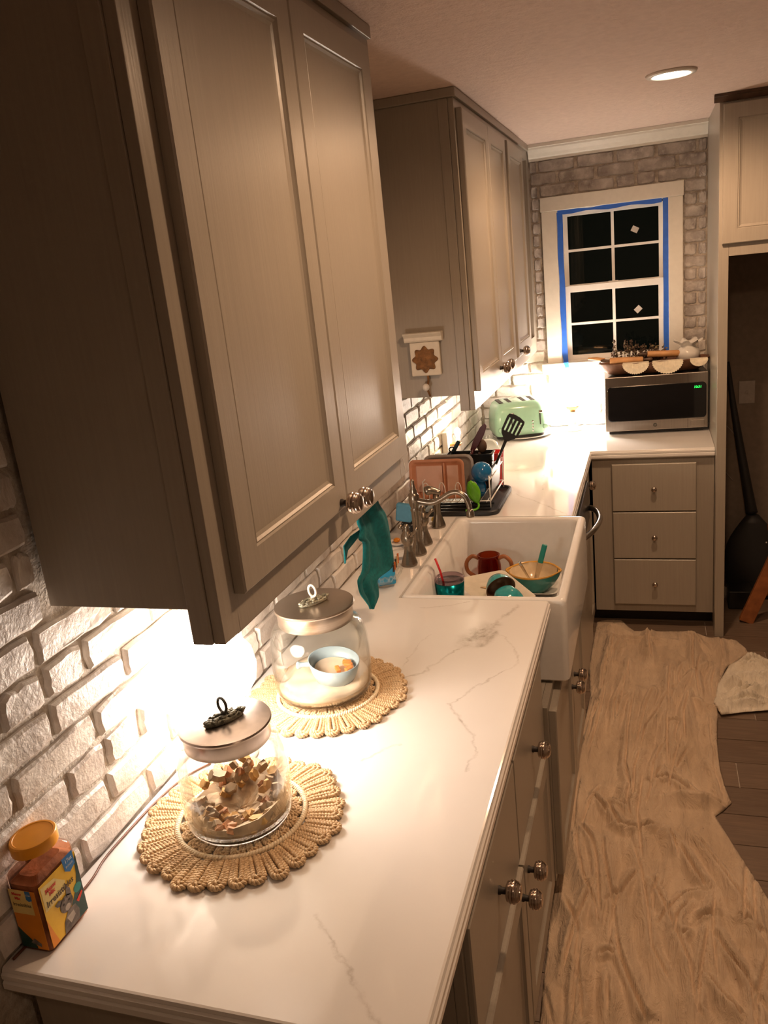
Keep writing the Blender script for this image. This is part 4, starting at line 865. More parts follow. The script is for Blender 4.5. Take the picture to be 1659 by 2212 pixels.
part('body', MB().lathe([(.034, .001), (.038, .006), (.044, .03), (.043, .07), (.038, .098), (.041, .110), (.038, .110), (.035, .098), (.040, .07), (.041, .03), (.034, .01), (.001, .008)], (x, y, BZ+.004), 36), 'amber_glass', t, smooth=True)
for s_ in (-1, 1):
    P = smooth_path([(x+s_*.036, y-.002, BZ+.100), (x+s_*.060, y-.004, BZ+.108), (x+s_*.082, y-.006, BZ+.085), (x+s_*.078, y-.006, BZ+.048), (x+s_*.042, y-.002, BZ+.022)], 5)
    part('handle', MB().tube(P, .0075, 10), 'wood_red', t, smooth=True)
def platter(name, cx, cy, z, lx, ly, ang, label, group=None, tilt=0, mat='white_china'):
    t = MB(); Mx = Matrix.Translation((cx, cy, z)) @ Matrix.Rotation(ang, 4, 'Z') @ Matrix.Rotation(tilt, 4, 'X')
    rs = []
    for i, zz in ((.022, 0), (.004, .012), (0, .015), (.004, .0155), (.024, .0045), (.04, .0035)):
        rs.append([Mx @ Vector(p) for p in rrect(-lx/2+i, lx/2-i, -ly/2+i, ly/2-i, .02, zz, 4)])
    return top(name, t.rings(rs, True, True), mat, label, 'plate', group=group, auto=True)
platter('serving_platter', .505, 2.045, .702, .20, .235, 0, 'flat white platter under the green bowl at the sink back', tilt=0)
top('mixing_bowl', MB().lathe([(.04, .0), (.045, .004), (.060, .045), (.068, .072), (.065, .072), (.04, .006), (.001, .006)], (.405, 1.77, BZ+.002), 32), 'white_china', 'white bowl hidden under the tilted white platter in the sink', 'bowl', smooth=True)
platter('serving_platter', .415, 1.795, .776, .185, .285, math.atan2(.152, .244)*1.0, mat='cream_china', label= 'white rectangular platter with brown smears across the near sink')
o = top('food_smear', MB().rings([[(.40+.035*math.cos(a)*(1+.2*math.sin(3*a)), 1.82+.010*math.sin(a), .7815) for a in [2*PI*j/20 for j in range(20)]], [(.40+.03*math.cos(a), 1.82+.008*math.sin(a), .7822) for a in [2*PI*j/20 for j in range(20)]]], True, True), 'food_smear', 'thin brown food smear on the white platter', 'food'); o['kind'] = 'stuff'
t = thing('handled_bowl', (.52, 2.0, .706), 'green glazed bowl with cream inside and pointed spouts, holding cutlery', 'bowl'); x, y, z = .520, 1.99, .7065
def eared(r, a): return r*(1+.13*max(0, math.cos(a))**24+.13*max(0, -math.cos(a))**24)
def erings(prof): return [[(x+eared(r, a)*math.cos(a) if k > 1 else x+r*math.cos(a), y+r*math.sin(a), z+h) for a in [2*PI*j/60 for j in range(60)]] for k, (r, h) in enumerate(prof)]
part('outer_wall', MB().rings(erings([(.044, .001), (.048, .004), (.062, .022), (.078, .050), (.085, .070)]), True, False), 'teal_glaze', t, smooth=True)
part('rim', MB().rings(erings([(.0852, .0702), (.0862, .0702), (.0875, .0725), (.0870, .0765), (.0835, .0765), (.0815, .0725)])), 'mustard_rim', t, smooth=True)
part('inner_wall', MB().rings(erings([(.0835, .073), (.082, .070), (.074, .050), (.058, .024), (.040, .010), (.001, .008)])), 'cream_glaze', t, smooth=True)
top('table_spoon', MB().tube([(.520, 1.985, .722), (.502, 1.955, .775), (.487, 1.93, .822), (.483, 1.922, .838)], [.004, .004, .0055, .003], 8), 'silver_spoon', 'silver cutlery handle leaning in the green bowl', 'spoon', smooth=True)
t = thing('paring_knife', (.53, 2.0, .72), 'knife with turquoise handle leaning in the green bowl', 'knife')
part('blade', MB().box(-.008, .008, -.0008, .0008, -.065, 0, Matrix.Translation((.541, 2.02, .795)) @ Matrix.Rotation(.28, 4, 'Y')), 'silver_spoon', t)
part('handle', MB().box(-.0095, .0095, -.006, .006, 0, .072, Matrix.Translation((.541, 2.02, .796)) @ Matrix.Rotation(.28, 4, 'Y')), 'teal_handle', t, bevel=.004)
def small_bowl(c, M_, label, mat_out, rib=0):
    t = thing('small_bowl', c, label, 'bowl', 'aqua bowls tipped on the platter')
    Mx = Matrix.Translation(c) @ M_
    part('outer_wall', MB().lathe([(.022, -.045), (.030, -.043), (.044, -.020), (.050, 0)], n=48, M_=Mx, cap1=False, flute=rib, fl=(-.04, .01)), mat_out, t, smooth=True)
    part('inner_wall', MB().lathe([(.050, 0.0002), (.047, .0006), (.041, -.020), (.028, -.038), (.001, -.040)], n=48, M_=Mx, cap0=False), 'brown_glaze', t, smooth=True)
def aim(*n): return Vector((0, 0, 1)).rotation_difference(Vector(n)).to_matrix().to_4x4()
small_bowl((.452, 1.722, .818), aim(.42, -.72, -.30), 'smooth aqua bowl tipped on its side on the white platter', 'aqua_glaze')
small_bowl((.485, 1.660, .800), aim(.25, .15, -.95), 'ribbed aqua bowl lying upturned nearest the sink front wall', 'aqua_glaze', .03)

# ================================================================ DISH RACK
t = thing('drain_tray', (.22, 2.38, .9145), 'black rubber drain tray under the dish rack', 'tray')
m = MB(); rs = []
for i, z, r in ((.004, 0, .04), (0, .004, .045), (0, .014, .045), (.003, .018, .045), (.010, .018, .04), (.014, .008, .036), (.03, .006, .03)):
    rs.append(rrect(.052+i, .368-i, 2.202+i, 2.585-i, r, .9147+z, 6))
part('tray', m.rings(rs, True, True), 'black_rubber', t, auto=True)
part('ridge', MB().box(.09, .33, 2.262, 2.268, .9215, .927).box(.09, .33, 2.302, 2.308, .9215, .927).box(.09, .33, 2.342, 2.348, .9215, .927), 'black_rubber', t)
t = thing('dish_rack', (.19, 2.38, .93), 'white wire dish rack loaded with drying dishes', 'rack'); W = .0021
def wire(name, pts, r=W, sub=0, parent=t, mat='white_plastic'): return part(name, MB().tube(smooth_path(pts, 5) if sub else pts, r, 6), mat, parent, smooth=True)
x0, x1, y0, y1 = .075, .335, 2.245, 2.545
for z in (.962, 1.042):
    wire('wire_rail', [(x0, y0, z), (x1, y0, z)] if z < 1 else [(x0, y1, z), (x1, y1, z)]); wire('wire_rail', [(x1, y0, z), (x1, y1, z)], .003); wire('wire_rail', [(x0, y0, z), (x0, y1, z)])
wire('wire_rail', [(x0, y1, .962), (x1, y1, .962)])
for xx, yy in ((x0, y0), (x1, y0), (x0, y1), (x1, y1)): wire('leg', [(xx, yy, .934), (xx, yy, 1.060 if xx > .3 else 1.042)], .0026)
for k in range(9): wire('wire', [(x0+.028*(k+.7), y0, .962), (x0+.028*(k+.7), y0+.005, .955), (x0+.028*(k+.7), y1-.005, .955), (x0+.028*(k+.7), y1, .962)], .0015)
for k in range(4):
    xx = .072+k*.064
    wire('plate_loop', [(xx, 2.248, .962), (xx, 2.250, 1.01), (xx+.005, 2.250, 1.030), (xx+.012, 2.250, 1.036), (xx+.019, 2.250, 1.030), (xx+.024, 2.250, 1.01), (xx+.024, 2.248, .962)], .0016, 1)
def div_plate(x0, x1, yb, z0, z1, mat, label, tilt=.10, compart=True, rr=.018):
    t = thing('divided_plate' if compart else 'clear_plate', ((x0+x1)/2, yb, z0), label, 'plate'); w_, h_ = (x1-x0)/2, (z1-z0)
    Mx = Matrix.Translation(((x0+x1)/2, yb, z0)) @ Matrix.Rotation(-tilt, 4, 'X')
    def ring(i, d, r): return [Mx @ Vector((p[0], -d, p[1])) for p in rrect(-w_+i, w_-i, i, h_-i, r, 0, 4)]
    m = MB().rings([ring(.012, -.018, rr), ring(0, 0, rr), ring(.003, .002, rr), ring(.010, .001, rr*.8), ring(.020, -.012, rr*.6), ring(.024, -.0135, rr*.5)], True, True)
    part('plate', m, mat, t, auto=True)
    if compart:
        part('divider', MB().box(.026, .034, -.002, .013, .014, h_-.014, Mx), mat, t, bevel=.002)
        for a_, b_ in ((-w_+.026, .022), (.038, w_-.026)): part('compartment', MB().box(a_, b_, .0085, .0128, .026, h_-.026, Mx), 'peach_light', t, bevel=.004)
    return t
div_plate(.016, .236, 2.262, .968, 1.124, 'peach_plastic', 'peach plastic divided plate standing in the dish rack', rr=.022)
div_plate(.060, .262, 2.318, .968, 1.128, 'grey_clear', 'clear grey plate standing behind the peach plate', compart=False, rr=.03)
t = thing('utensil_caddy', (.21, 2.45, .965), 'black utensil caddy at the back of the dish rack', 'caddy')
m = MB().rings([rrect(.130+i, .318-i, 2.415+i*.5, 2.485-i*.5, .008, z, 3) for i, z in ((.012, .964), (.0, 1.100), (-.004, 1.101), (-.004, 1.106), (.004, 1.106), (.006, 1.098), (.014, .970))], True, True)
part('bin', m, 'black_plastic', t, auto=True)
part('flange', MB().box(.075, .126, 2.425, 2.470, 1.098, 1.102), 'black_plastic', t, bevel=.0015)
# slotted spatula
t = thing('slotted_spatula', (.30, 2.44, 1.0), 'black slotted spatula standing up out of the utensil caddy', 'spatula')
Mx = Matrix.Translation((.3905, 2.352, 1.172)) @ Matrix.Rotation(.50, 4, 'Y') @ Matrix.Rotation(.12, 4, 'X')
m = MB(); T = .0016
W0, W1 = .030, .040; Lh = .108
def qd(a): m.rings([[Mx @ Vector((p[0], -T, p[1])) for p in a], [Mx @ Vector((p[0], T, p[1])) for p in a]], True, True)
qd([(-.007, -.002), (.007, -.002), (.028, .020), (.034, .034), (-.034, .034), (-.028, .020)])
xs = [-.034, -.0245, -.0185, -.0095, -.0035, .0055, .0115, .0205, .0265, .035]
for k in range(0, 10, 2): qd([(xs[k], .0335), (xs[k+1], .0335), (xs[k+1]*1.04, .0905), (xs[k]*1.04, .0905)])
qd([(-.0355, .090), (.0365, .090), (.034, .098), (.012, .106), (-.010, .108), (-.032, .102)])
part('blade', m, 'black_plastic', t)
part('handle', MB().tube([(.295, 2.443, .985), (.345, 2.400, 1.085), (.3905, 2.352, 1.173)], [.0055, .0052, .006], 8), 'black_plastic', t, smooth=True)
t = thing('silicone_spatula', (.20, 2.45, .99), 'dark maroon silicone spatula standing in the utensil caddy', 'spatula')
Mx = Matrix.Translation((.236, 2.44, 1.115)) @ Matrix.Rotation(.52, 4, 'Y')
part('handle', MB().tube([(.19, 2.455, .99), Mx @ Vector((0, 0, .01))], .006, 8), 'maroon', t, smooth=True)
part('blade', MB().rings([[Mx @ Vector((p[0], d, p[1])) for p in ((-.008, 0), (.008, 0), (.014, .03), (.015, .08), (.009, .118), (-.004, .125), (-.013, .10), (-.014, .04))] for d in (-.003, .003)], True, True), 'maroon', t, bevel=.002)
t = thing('kitchen_knife', (.14, 2.45, 1.0), 'knife with dark teal handle upright in the caddy', 'knife')
Mx = Matrix.Translation((.150, 2.445, 1.100)) @ Matrix.Rotation(.55, 4, 'Y')
part('handle', MB().box(-.008, .008, -.006, .006, 0, .065, Mx), 'navy_handle', t, bevel=.004)
part('blade', MB().box(-.010, .010, -.001, .001, -.11, 0, Mx), 'silver_spoon', t)
top('scissors', MB().tube([Matrix.Translation((.158, 2.43, 1.125)) @ Vector((.013*math.cos(a), 0, .010*math.sin(a))) for a in [2*PI*j/20 for j in range(20)]], .003, 6, closed=True).tube([(.155, 2.43, 1.115), (.150, 2.44, .99)], .004, 6), 'black_plastic', 'black scissor handle poking out of the utensil caddy', 'scissors', smooth=True)
top('wooden_spoon', MB().tube([(.225, 2.47, .99), (.262, 2.465, 1.10)], [.005, .006], 8).sphere((.272, 2.465, 1.128), .026, 14, 8, (.8, .35, 1.1)), 'dark_stain_and_shade', 'dark brown wooden spoon head leaning in the caddy', 'spoon', smooth=True)
top('red_cup', MB().lathe([(.028, 0), (.030, .003), (.036, .12), (.038, .148), (.0395, .150), (.037, .150), (.034, .12), (.028, .006), (.001, .005)], (.292, 2.632, .9147), 28), 'red_plastic', 'red plastic cup behind the dish rack', 'cup', smooth=True)
top('yellow_bowl', MB().lathe([(.025, 0), (.03, .003), (.045, .12), (.047, .138), (.044, .138), (.03, .01), (.001, .008)], (.180, 2.66, .9147), 28), 'yellow', 'yellow plastic beaker behind the utensil caddy', 'beaker', smooth=True)
t = thing('glass_dome', (.215, 2.98, .9145), 'clear glass dome jar standing between dish rack and toaster', 'jar')
part('glass_body', MB().lathe([(.040, 0), (.045, .004), (.050, .05), (.050, .09), (.040, .12), (.020, .134), (.001, .138)], (.205, 2.95, .9147), 32), 'clear_glass', t, smooth=True)
part('glass_knob', MB().sphere((.205, 2.95, 1.062), .010, 14, 10), 'clear_glass', t, smooth=True)
t = thing('blue_bottle', (.295, 2.29, .96), 'blue blown-glass gourd bottle with a round top in the dish rack', 'bottle')
part('upper_bulb', MB().sphere((.300, 2.285, 1.066), .040, 28, 18), 'blue_glass', t, smooth=True)
part('lower_bulb', MB().lathe([(.012, -.062), (.024, -.055), (.034, -.036), (.035, -.014), (.028, .004), (.020, .010)], (.276, 2.305, 1.022), 28), 'blue_glass', t, smooth=True)
t = thing('leaf_ladle', (.27, 2.24, .94), 'clear green leaf-shaped server hooked over the rack front', 'utensil')
g = []
for i in range(9):
    v = i/8; wd = .026*math.sin(PI*(v*.92+.04))**.7
    g.append([(.262+.050*v*.55+u*wd*.9, 2.232-.006*(1-u*u), 1.045-.085*v+u*wd*.45) for u in (-1, -.5, 0, .5, 1)])
part('leaf', MB().rings(g, closed=False), 'green_clear', t, smooth=True, solid=.003)
part('stem', MB().tube(smooth_path([(.289, 2.230, .962), (.293, 2.225, .950), (.288, 2.215, .940), (.270, 2.207, .9365), (.245, 2.204, .9365)], 5), .0042, 8), 'green_clear', t, smooth=True)
top('cutting_board', MB().box(.318, .328, 2.30, 2.50, .965, 1.075, Matrix.Translation((.32, 2.4, .965)) @ Matrix.Rotation(.10, 4, 'Y') @ Matrix.Translation((-.32, -2.4, -.965))), 'black_plastic', 'black tray leaning against the right side of the dish rack', 'tray', bevel=.004)

# ================================================================ TOASTER CORNER
top('charger_plate', MB().lathe([(.11, 0), (.115, .003), (.150, .008), (.163, .012), (.164, .0145), (.160, .015), (.118, .007), (.001, .006)], (.258, 3.665, .9147), 56), 'white_china', 'round white plate with raised rim under the mint toaster', 'plate', smooth=True)
n_ = Vector((.257, .095, 0)).normalized(); bk = Vector((-n_.y, n_.x, 0))
tc = Vector((.274, 3.545, .924)); TW, TD, TH = .278, .245, .185
t = thing('toaster', tuple(tc), 'mint green four-slice toaster with chrome levers on a round plate', 'toaster')
MT = Matrix(((n_.x, bk.x, 0, tc.x), (n_.y, bk.y, 0, tc.y), (0, 0, 1, tc.z), (0, 0, 0, 1)))
def tr(i, z, r=.035, j=None):
    j = i if j is None else j
    return [MT @ Vector(p) for p in rrect(-TW/2+i, TW/2-i, j, TD-j, r, z, 5)]
m = MB().rings([tr(.008, .014), tr(.002, .022), tr(0, .05), tr(.003, .11), tr(.010, .15), tr(.020, .172), tr(.034, .183, .03), tr(.050, .186, .02)], True, True)
part('shell', m, 'mint', t, auto=True)
part('foot_band', MB().rings([tr(.012, 0), tr(.010, .0135)], True, True), 'black_plastic', t)
for k, xx in enumerate((-.092, -.045, .030, .077)):
    part('toast_slot', MB().box(xx-.012, xx+.012, .050, .190, .180, .1872, MT), 'slot_dark', t, bevel=.004)
for xx in (-.052, .098):
    s_ = part('lever_slot', MB().box(xx-.0025, xx+.0025, -.0012, .008, .062, .130, MT), 'slot_dark', t)
    part('lever', MB().box(xx-.010, xx+.010, -.022, -.0013, .125, .139, MT), 'chrome', s_, bevel=.004)
for xx in (-.012, .058):
    for k in range(4): part('button', MB().lathe([(.0058, 0), (.0058, .004), (.004, .0055), (.001, .0055)], n=14, M_=MT @ Matrix.Translation((xx, .004, .032+.0165*k)) @ Matrix.Rotation(PI/2, 4, 'X')), 'chrome', t, smooth=True)
for xx in (-.112, .124): part('dial', MB().lathe([(.014, 0), (.015, .006), (.013, .016), (.011, .018), (.001, .018)], n=22, M_=MT @ Matrix.Translation((xx, .010 if xx > 0 else .006, .050)) @ Matrix.Rotation(PI/2, 4, 'X')), 'mint', t, smooth=True)

# ================================================================ MICROWAVE AND THE BOWL ON TOP
ang = math.atan2(.030, .490); MM = Matrix.Translation((.699, 3.549, .9145)) @ Matrix.Rotation(ang, 4, 'Z'); MWW, MWD, MWH = .490, .245, .296
t = thing('microwave', (.70, 3.55, .9145), 'stainless microwave oven with black window and green clock', 'microwave')
part('body', MB().box(0, MWW, .022, MWD, .020, MWH, MM), 'black_plastic', t, bevel=.003)
part('front_frame', MB().box(0, MWW, 0, .0215, .020, MWH, MM), 'steel', t, bevel=.003)
def mrr(i, d, r=.012): return [MM @ Vector((p[0], d, p[1])) for p in rrect(.012+i, MWW-.008-i, .070+i, MWH-.048-i, r, 0, 5)]
part('door_glass', MB().rings([mrr(0, -.0003, .02), mrr(.001, -.003, .02), mrr(.004, -.004, .018)], True, True), 'black_glass', t)
part('seam', MB().box(MWW*.806, MWW*.806+.0015, -.0006, .001, .022, .0690, MM).box(MWW*.806, MWW*.806+.0015, -.0006, .001, MWH-.0475, MWH-.002, MM), 'slot_dark', t)
part('open_button', MB().box(MWW*.83, MWW*.965, -.003, -.0002, .030, .060, MM), 'steel', t, bevel=.003)
for a, b in ((.03, .05), (MWW-.05, .05), (.03, .21), (MWW-.05, .21)): part('foot', MB().box(a-.012, a+.012, b-.012, b+.012, 0.0003, .0198, MM), 'black_rubber', t)
part('base_skirt', MB().box(.02, MWW-.02, .026, .03, .004, .0198, MM), 'black_plastic', t)
em = part('emblem', MB().lathe([(.0095, 0), (.0095, .0012), (.0078, .0016), (.001, .0012)], n=26, M_=MM @ Matrix.Translation((MWW*.49, -.0002, .045)) @ Matrix.Rotation(PI/2, 4, 'X')), 'dark_metal', t)
def mtext(s_, size, u, v, mat, parent, d=-.0045, bold=0, shear=0):
    me = text_mesh(s_, size, .0002, bold, shear); me.materials.clear(); me.materials.append(M[mat])
    me.transform(Matrix.Translation(-origin(parent)) @ MM @ Matrix.Translation((u, d, v)) @ Matrix.Rotation(PI/2, 4, 'X')); o = bpy.data.objects.new('lettering', me); C.objects.link(o); o.parent = parent; ORG[o.name] = origin(parent); return o
mtext('GE', .0085, MWW*.49, .045, 'chrome', em, -.0022, 0, .3)
mtext('10:31', .0165, MWW*.900, MWH-.072, 'clock_green', t, -.0046, .0004, .1)['label'] = 'green clock digits'
# dough bowl
z = .9145+MWH+.0008
t = thing('dough_bowl', (.935, 3.69, z), 'long rough brown wooden bowl on top of the microwave', 'bowl')
m = MB(); rs = []; q = random.Random(2); jit = [q.uniform(-.004, .004) for _ in range(48)]
for a_, b_, h in ((.19, .045, 0), (.215, .062, .006), (.245, .083, .030), (.262, .094, .056), (.266, .097, .062), (.258, .090, .062), (.235, .074, .035), (.18, .045, .018), (.01, .005, .015)):
    rs.append([(.934+(a_+jit[j]*(h > .02))*max(-1, min(1, 1.12*math.cos(2*PI*j/48))), 3.668+(b_+jit[j]*.5)*math.sin(2*PI*j/48)+.03*math.cos(2*PI*j/48)*.5, z+h+(jit[(j*3) % 48]*.6 if h > .04 else 0)) for j in range(48)])
plain('old_wood', (.16, .07, .035), .55, vary=.4, bump=.7, scale=22); M = MATS
part('bowl', m.rings(rs, True, True), 'old_wood', t, smooth=True)
def doily(x, y, rr, lab_, z_=z+.064, n=18, half=1.0):
    m = MB(); A = []
    a_ = [PI+PI*k/(n*2)*half for k in range(n*2+1)]
    top_ = [(x+rr*1.0*math.cos(a), y+.012, z_+.001) for a in a_]
    rimr = [(x+rr*math.cos(a)*(1+.02*math.cos(k*PI)), y-.006+.004*math.sin(a*3), z_-.003) for k, a in enumerate(a_)]
    low = [(x+rr*(1+.05*(k % 2))*math.cos(a), y-.013, z_-.003+rr*.80*(1+.09*(k % 2))*math.sin(a)) for k, a in enumerate(a_)]
    return top('doily', m.rings([top_, rimr, [((p[0]+r_[0])/2, p[1], (p[2]+r_[2])/2+.002) for p, r_ in zip(low, rimr)], low], closed=False), 'lace', lab_, 'doily', group='lace doilies over the bowl edge', smooth=False, solid=.002)
doily(.850, 3.575, .062, 'left scalloped lace doily hanging over the wooden bowl front')
doily(1.000, 3.578, .070, 'middle and widest scalloped lace doily over the wooden bowl front')
doily(1.145, 3.588, .040, 'right small lace doily at the end of the wooden bowl')
def pin(a, b, r, label, knob='dark_stain_and_shade'):
    a, b = Vector(a), Vector(b); d = (b-a).normalized(); t = thing('rolling_pin', tuple(a), label, 'rolling pin', 'old wooden rolling pins in the bowl')
    part('roller', MB().tube([a, a+d*.004, b-d*.004, b], [r*.85, r, r, r*.85], 18), 'wood_pin', t, smooth=False, auto=True)
    for p, s_ in ((a, -1), (b, 1)):
        pts = [p+d*s_*k for k in (.0005, .008, .016, .030, .042, .046)]; part('handle', MB().tube(pts, [r*.5, r*.38, r*.5, r*.62, r*.5, r*.2], 12), knob, t, smooth=True)
pin((.725, 3.600, z+.078), (.885, 3.606, z+.073), .0155, 'left rolling pin of orange wood with dark grip in the bowl')
pin((.905, 3.655, z+.092), (1.095, 3.680, z+.082), .0165, 'right rolling pin of orange wood lying across the bowl')
top('wooden_stick', MB().tube([(.618, 3.63, z+.092), (.66, 3.62, z+.090), (.70, 3.61, z+.086)], [.006, .009, .007], 12), 'wood_pin', 'bare pale wooden stick end poking out left of the wooden bowl', 'stick', smooth=True)
t = thing('dried_flowers', (.82, 3.70, z+.03), 'bunch of dried brown flowers rising behind the rolling pins', 'dried flowers')
q = random.Random(11)
sm, hm, pm = MB(), MB(), MB()
for i in range(70):
    bx_ = q.uniform(.73, .98); hgt = q.uniform(.10, .175)*(1 if bx_ < .86 else .8); tx = bx_+q.uniform(-.02, .02); ty = 3.69+q.uniform(-.02, .03)
    sm.tube([(bx_*.4+.82*.6, 3.70, z+.030), ((bx_+tx)/2, ty, z+hgt*.6), (tx, ty, z+hgt)], .0009, 4)
    for k in range(8):
        c_ = (tx+q.uniform(-.008, .008), ty+q.uniform(-.008, .008), z+hgt-q.uniform(0, .055)); (hm if q.random() < .75 else pm).sphere(c_, q.uniform(.0025, .0055), 6, 4)
for nm, mm_, mt in (('stems', sm, 'dusty_plant'), ('seed_heads', hm, 'dusty_plant'), ('pale_seed_heads', pm, 'plant_pale')): part(nm, mm_, mt, t)['kind'] = 'stuff'
t = thing('ruffled_vase', (1.10, 3.705, z+.035), 'milk glass vase with a ruffled rim at the right of the wooden bowl', 'vase')
m = MB(); rs = []
for r, h, ru in ((.026, .022, 0), (.030, .026, 0), (.046, .045, 0), (.052, .066, 0), (.046, .086, .01), (.030, .100, .03), (.028, .108, .06), (.040, .120, .15), (.056, .130, .24), (.053, .131, .24), (.036, .120, .15), (.025, .108, .05), (.001, .10, 0)):
    r *= 1.15; h += .012; ru *= .7; rs.append([(1.098+r*(1+ru*math.cos(7*a))*math.cos(a), 3.700+r*(1+ru*math.cos(7*a))*math.sin(a), z+h+ru*.05*math.sin(7*a+1)) for a in [2*PI*j/56 for j in range(56)]])
part('vase_body', m.rings(rs, True, True), 'white_china', t, smooth=True)
q = random.Random(4); hb = MB()
for i in range(60):
    a = q.uniform(0, 2*PI); zz = q.uniform(.045, .085); hb.sphere((1.098+.050*math.cos(a), 3.70+.050*math.sin(a), z+zz), .005, 6, 4)
part('hobnails', hb, 'white_china', t, smooth=True)

# ================================================================ DARK NICHE
t = thing('switch_plate', (1.352, YW+.009, 1.1), 'plain beige wall plate on the dark niche wall', 'switch plate')
part('plate', MB().box(1.354, 1.430, YW+.0035, YW+.0095, .990, 1.108), 'mask_grey', t, bevel=.002)
part('toggle', MB().box(1.388, 1.396, YW-.004, YW+.003, 1.042, 1.058), 'mask_grey', t, bevel=.001)
t = thing('instrument_case', (1.41, 3.66, 0), 'black soft case with long neck and round body leaning in the niche', 'case')
part('neck', MB().tube(smooth_path([(1.292, 3.80, 1.22), (1.318, 3.785, 1.02), (1.352, 3.76, .80), (1.392, 3.73, .56), (1.412, 3.72, .44)], 4), [.010+.0013*i for i in range(17)], 10), 'black_rubber', t, smooth=True)
g = []
for i in range(12):
    v = i/11; h = .435-.43*v; wd = .03+.115*math.sin(min(1, v*1.9)*PI/2)-.02*max(0, v-.75)*4*.5
    g.append([(1.415+wd*math.cos(a)+.02*v, 3.70-.02*v+.075*min(1, .35+v)*math.sin(a), h) for a in [2*PI*j/28 for j in range(28)]])
part('body', MB().rings(g, True, True), 'black_rubber', t, smooth=True)
part('patch', MB().box(1.468, 1.474, 3.600, 3.604, .315, .321), 'white_plastic', t)
t = thing('wooden_stool', (1.40, 3.34, 0), 'red-brown wooden stool leg and brace at the right edge of the niche', 'stool')
def beam(a, b, wd, dp): 
    a, b = Vector(a), Vector(b); d = b-a; u = Vector((0, 1, 0)); s_ = d.cross(u).normalized(); m = MB()
    m.rings([[p+s_*i+u*j for i, j in ((-wd, -dp), (wd, -dp), (wd, dp), (-wd, dp))] for p in (a, b)], True, True); return m
part('leg', beam((1.352, 3.32, .004), (1.52, 3.36, .42), .033, .014), 'wood_red', t, bevel=.003)
part('leg', beam((1.82, 3.32, .004), (1.66, 3.36, .42), .024, .012), 'wood_red', t, bevel=.003)
part('brace', beam((1.425, 3.3535, .15), (1.745, 3.3535, .15), .018, .009), 'wood_red', t, bevel=.003)
part('seat', MB().box(1.46, 1.70, 3.28, 3.50, .421, .448), 'wood_red', t, bevel=.004)
top('storage_box', MB().box(1.285, 1.40, 3.47, 3.595, .001, .10), 'black_plastic', 'small black box on the floor behind the wooden leg', 'box', bevel=.006)
top('crumpled_paper', MB().rings([[(1.270+.028*math.cos(a)*k*(1+.2*math.sin(3*a+h*9)), 3.630+.028*math.sin(a)*k, .002+h) for a in [2*PI*j/12 for j in range(12)]] for k, h in ((.8, 0), (1, .02), (.7, .05), (.2, .062))], True, True), 'paper', 'pale crumpled paper on the niche floor beside the black box', 'paper')
for pts in ([(1.238, YW-.001, .93), (1.275, YW-.004, .90), (1.34, YW-.003, .82), (1.345, YW-.002, .74)], [(1.238, YW-.001, .70), (1.27, YW-.002, .735), (1.30, YW-.002, .755)], [(1.238, YW-.001, .66), (1.29, YW-.002, .63), (1.33, YW-.002, .58)]):
    top('wall_cable', MB().tube(smooth_path(pts, 5), .0016, 5), 'mask_grey', {.93: 'longest pale cable curving down the dark niche wall behind the neck', .70: 'short pale cable rising to the right on the niche wall', .66: 'lowest pale cable sloping down behind the black case'}[pts[0][2]], 'cable', group='thin cables on the niche wall', smooth=True)

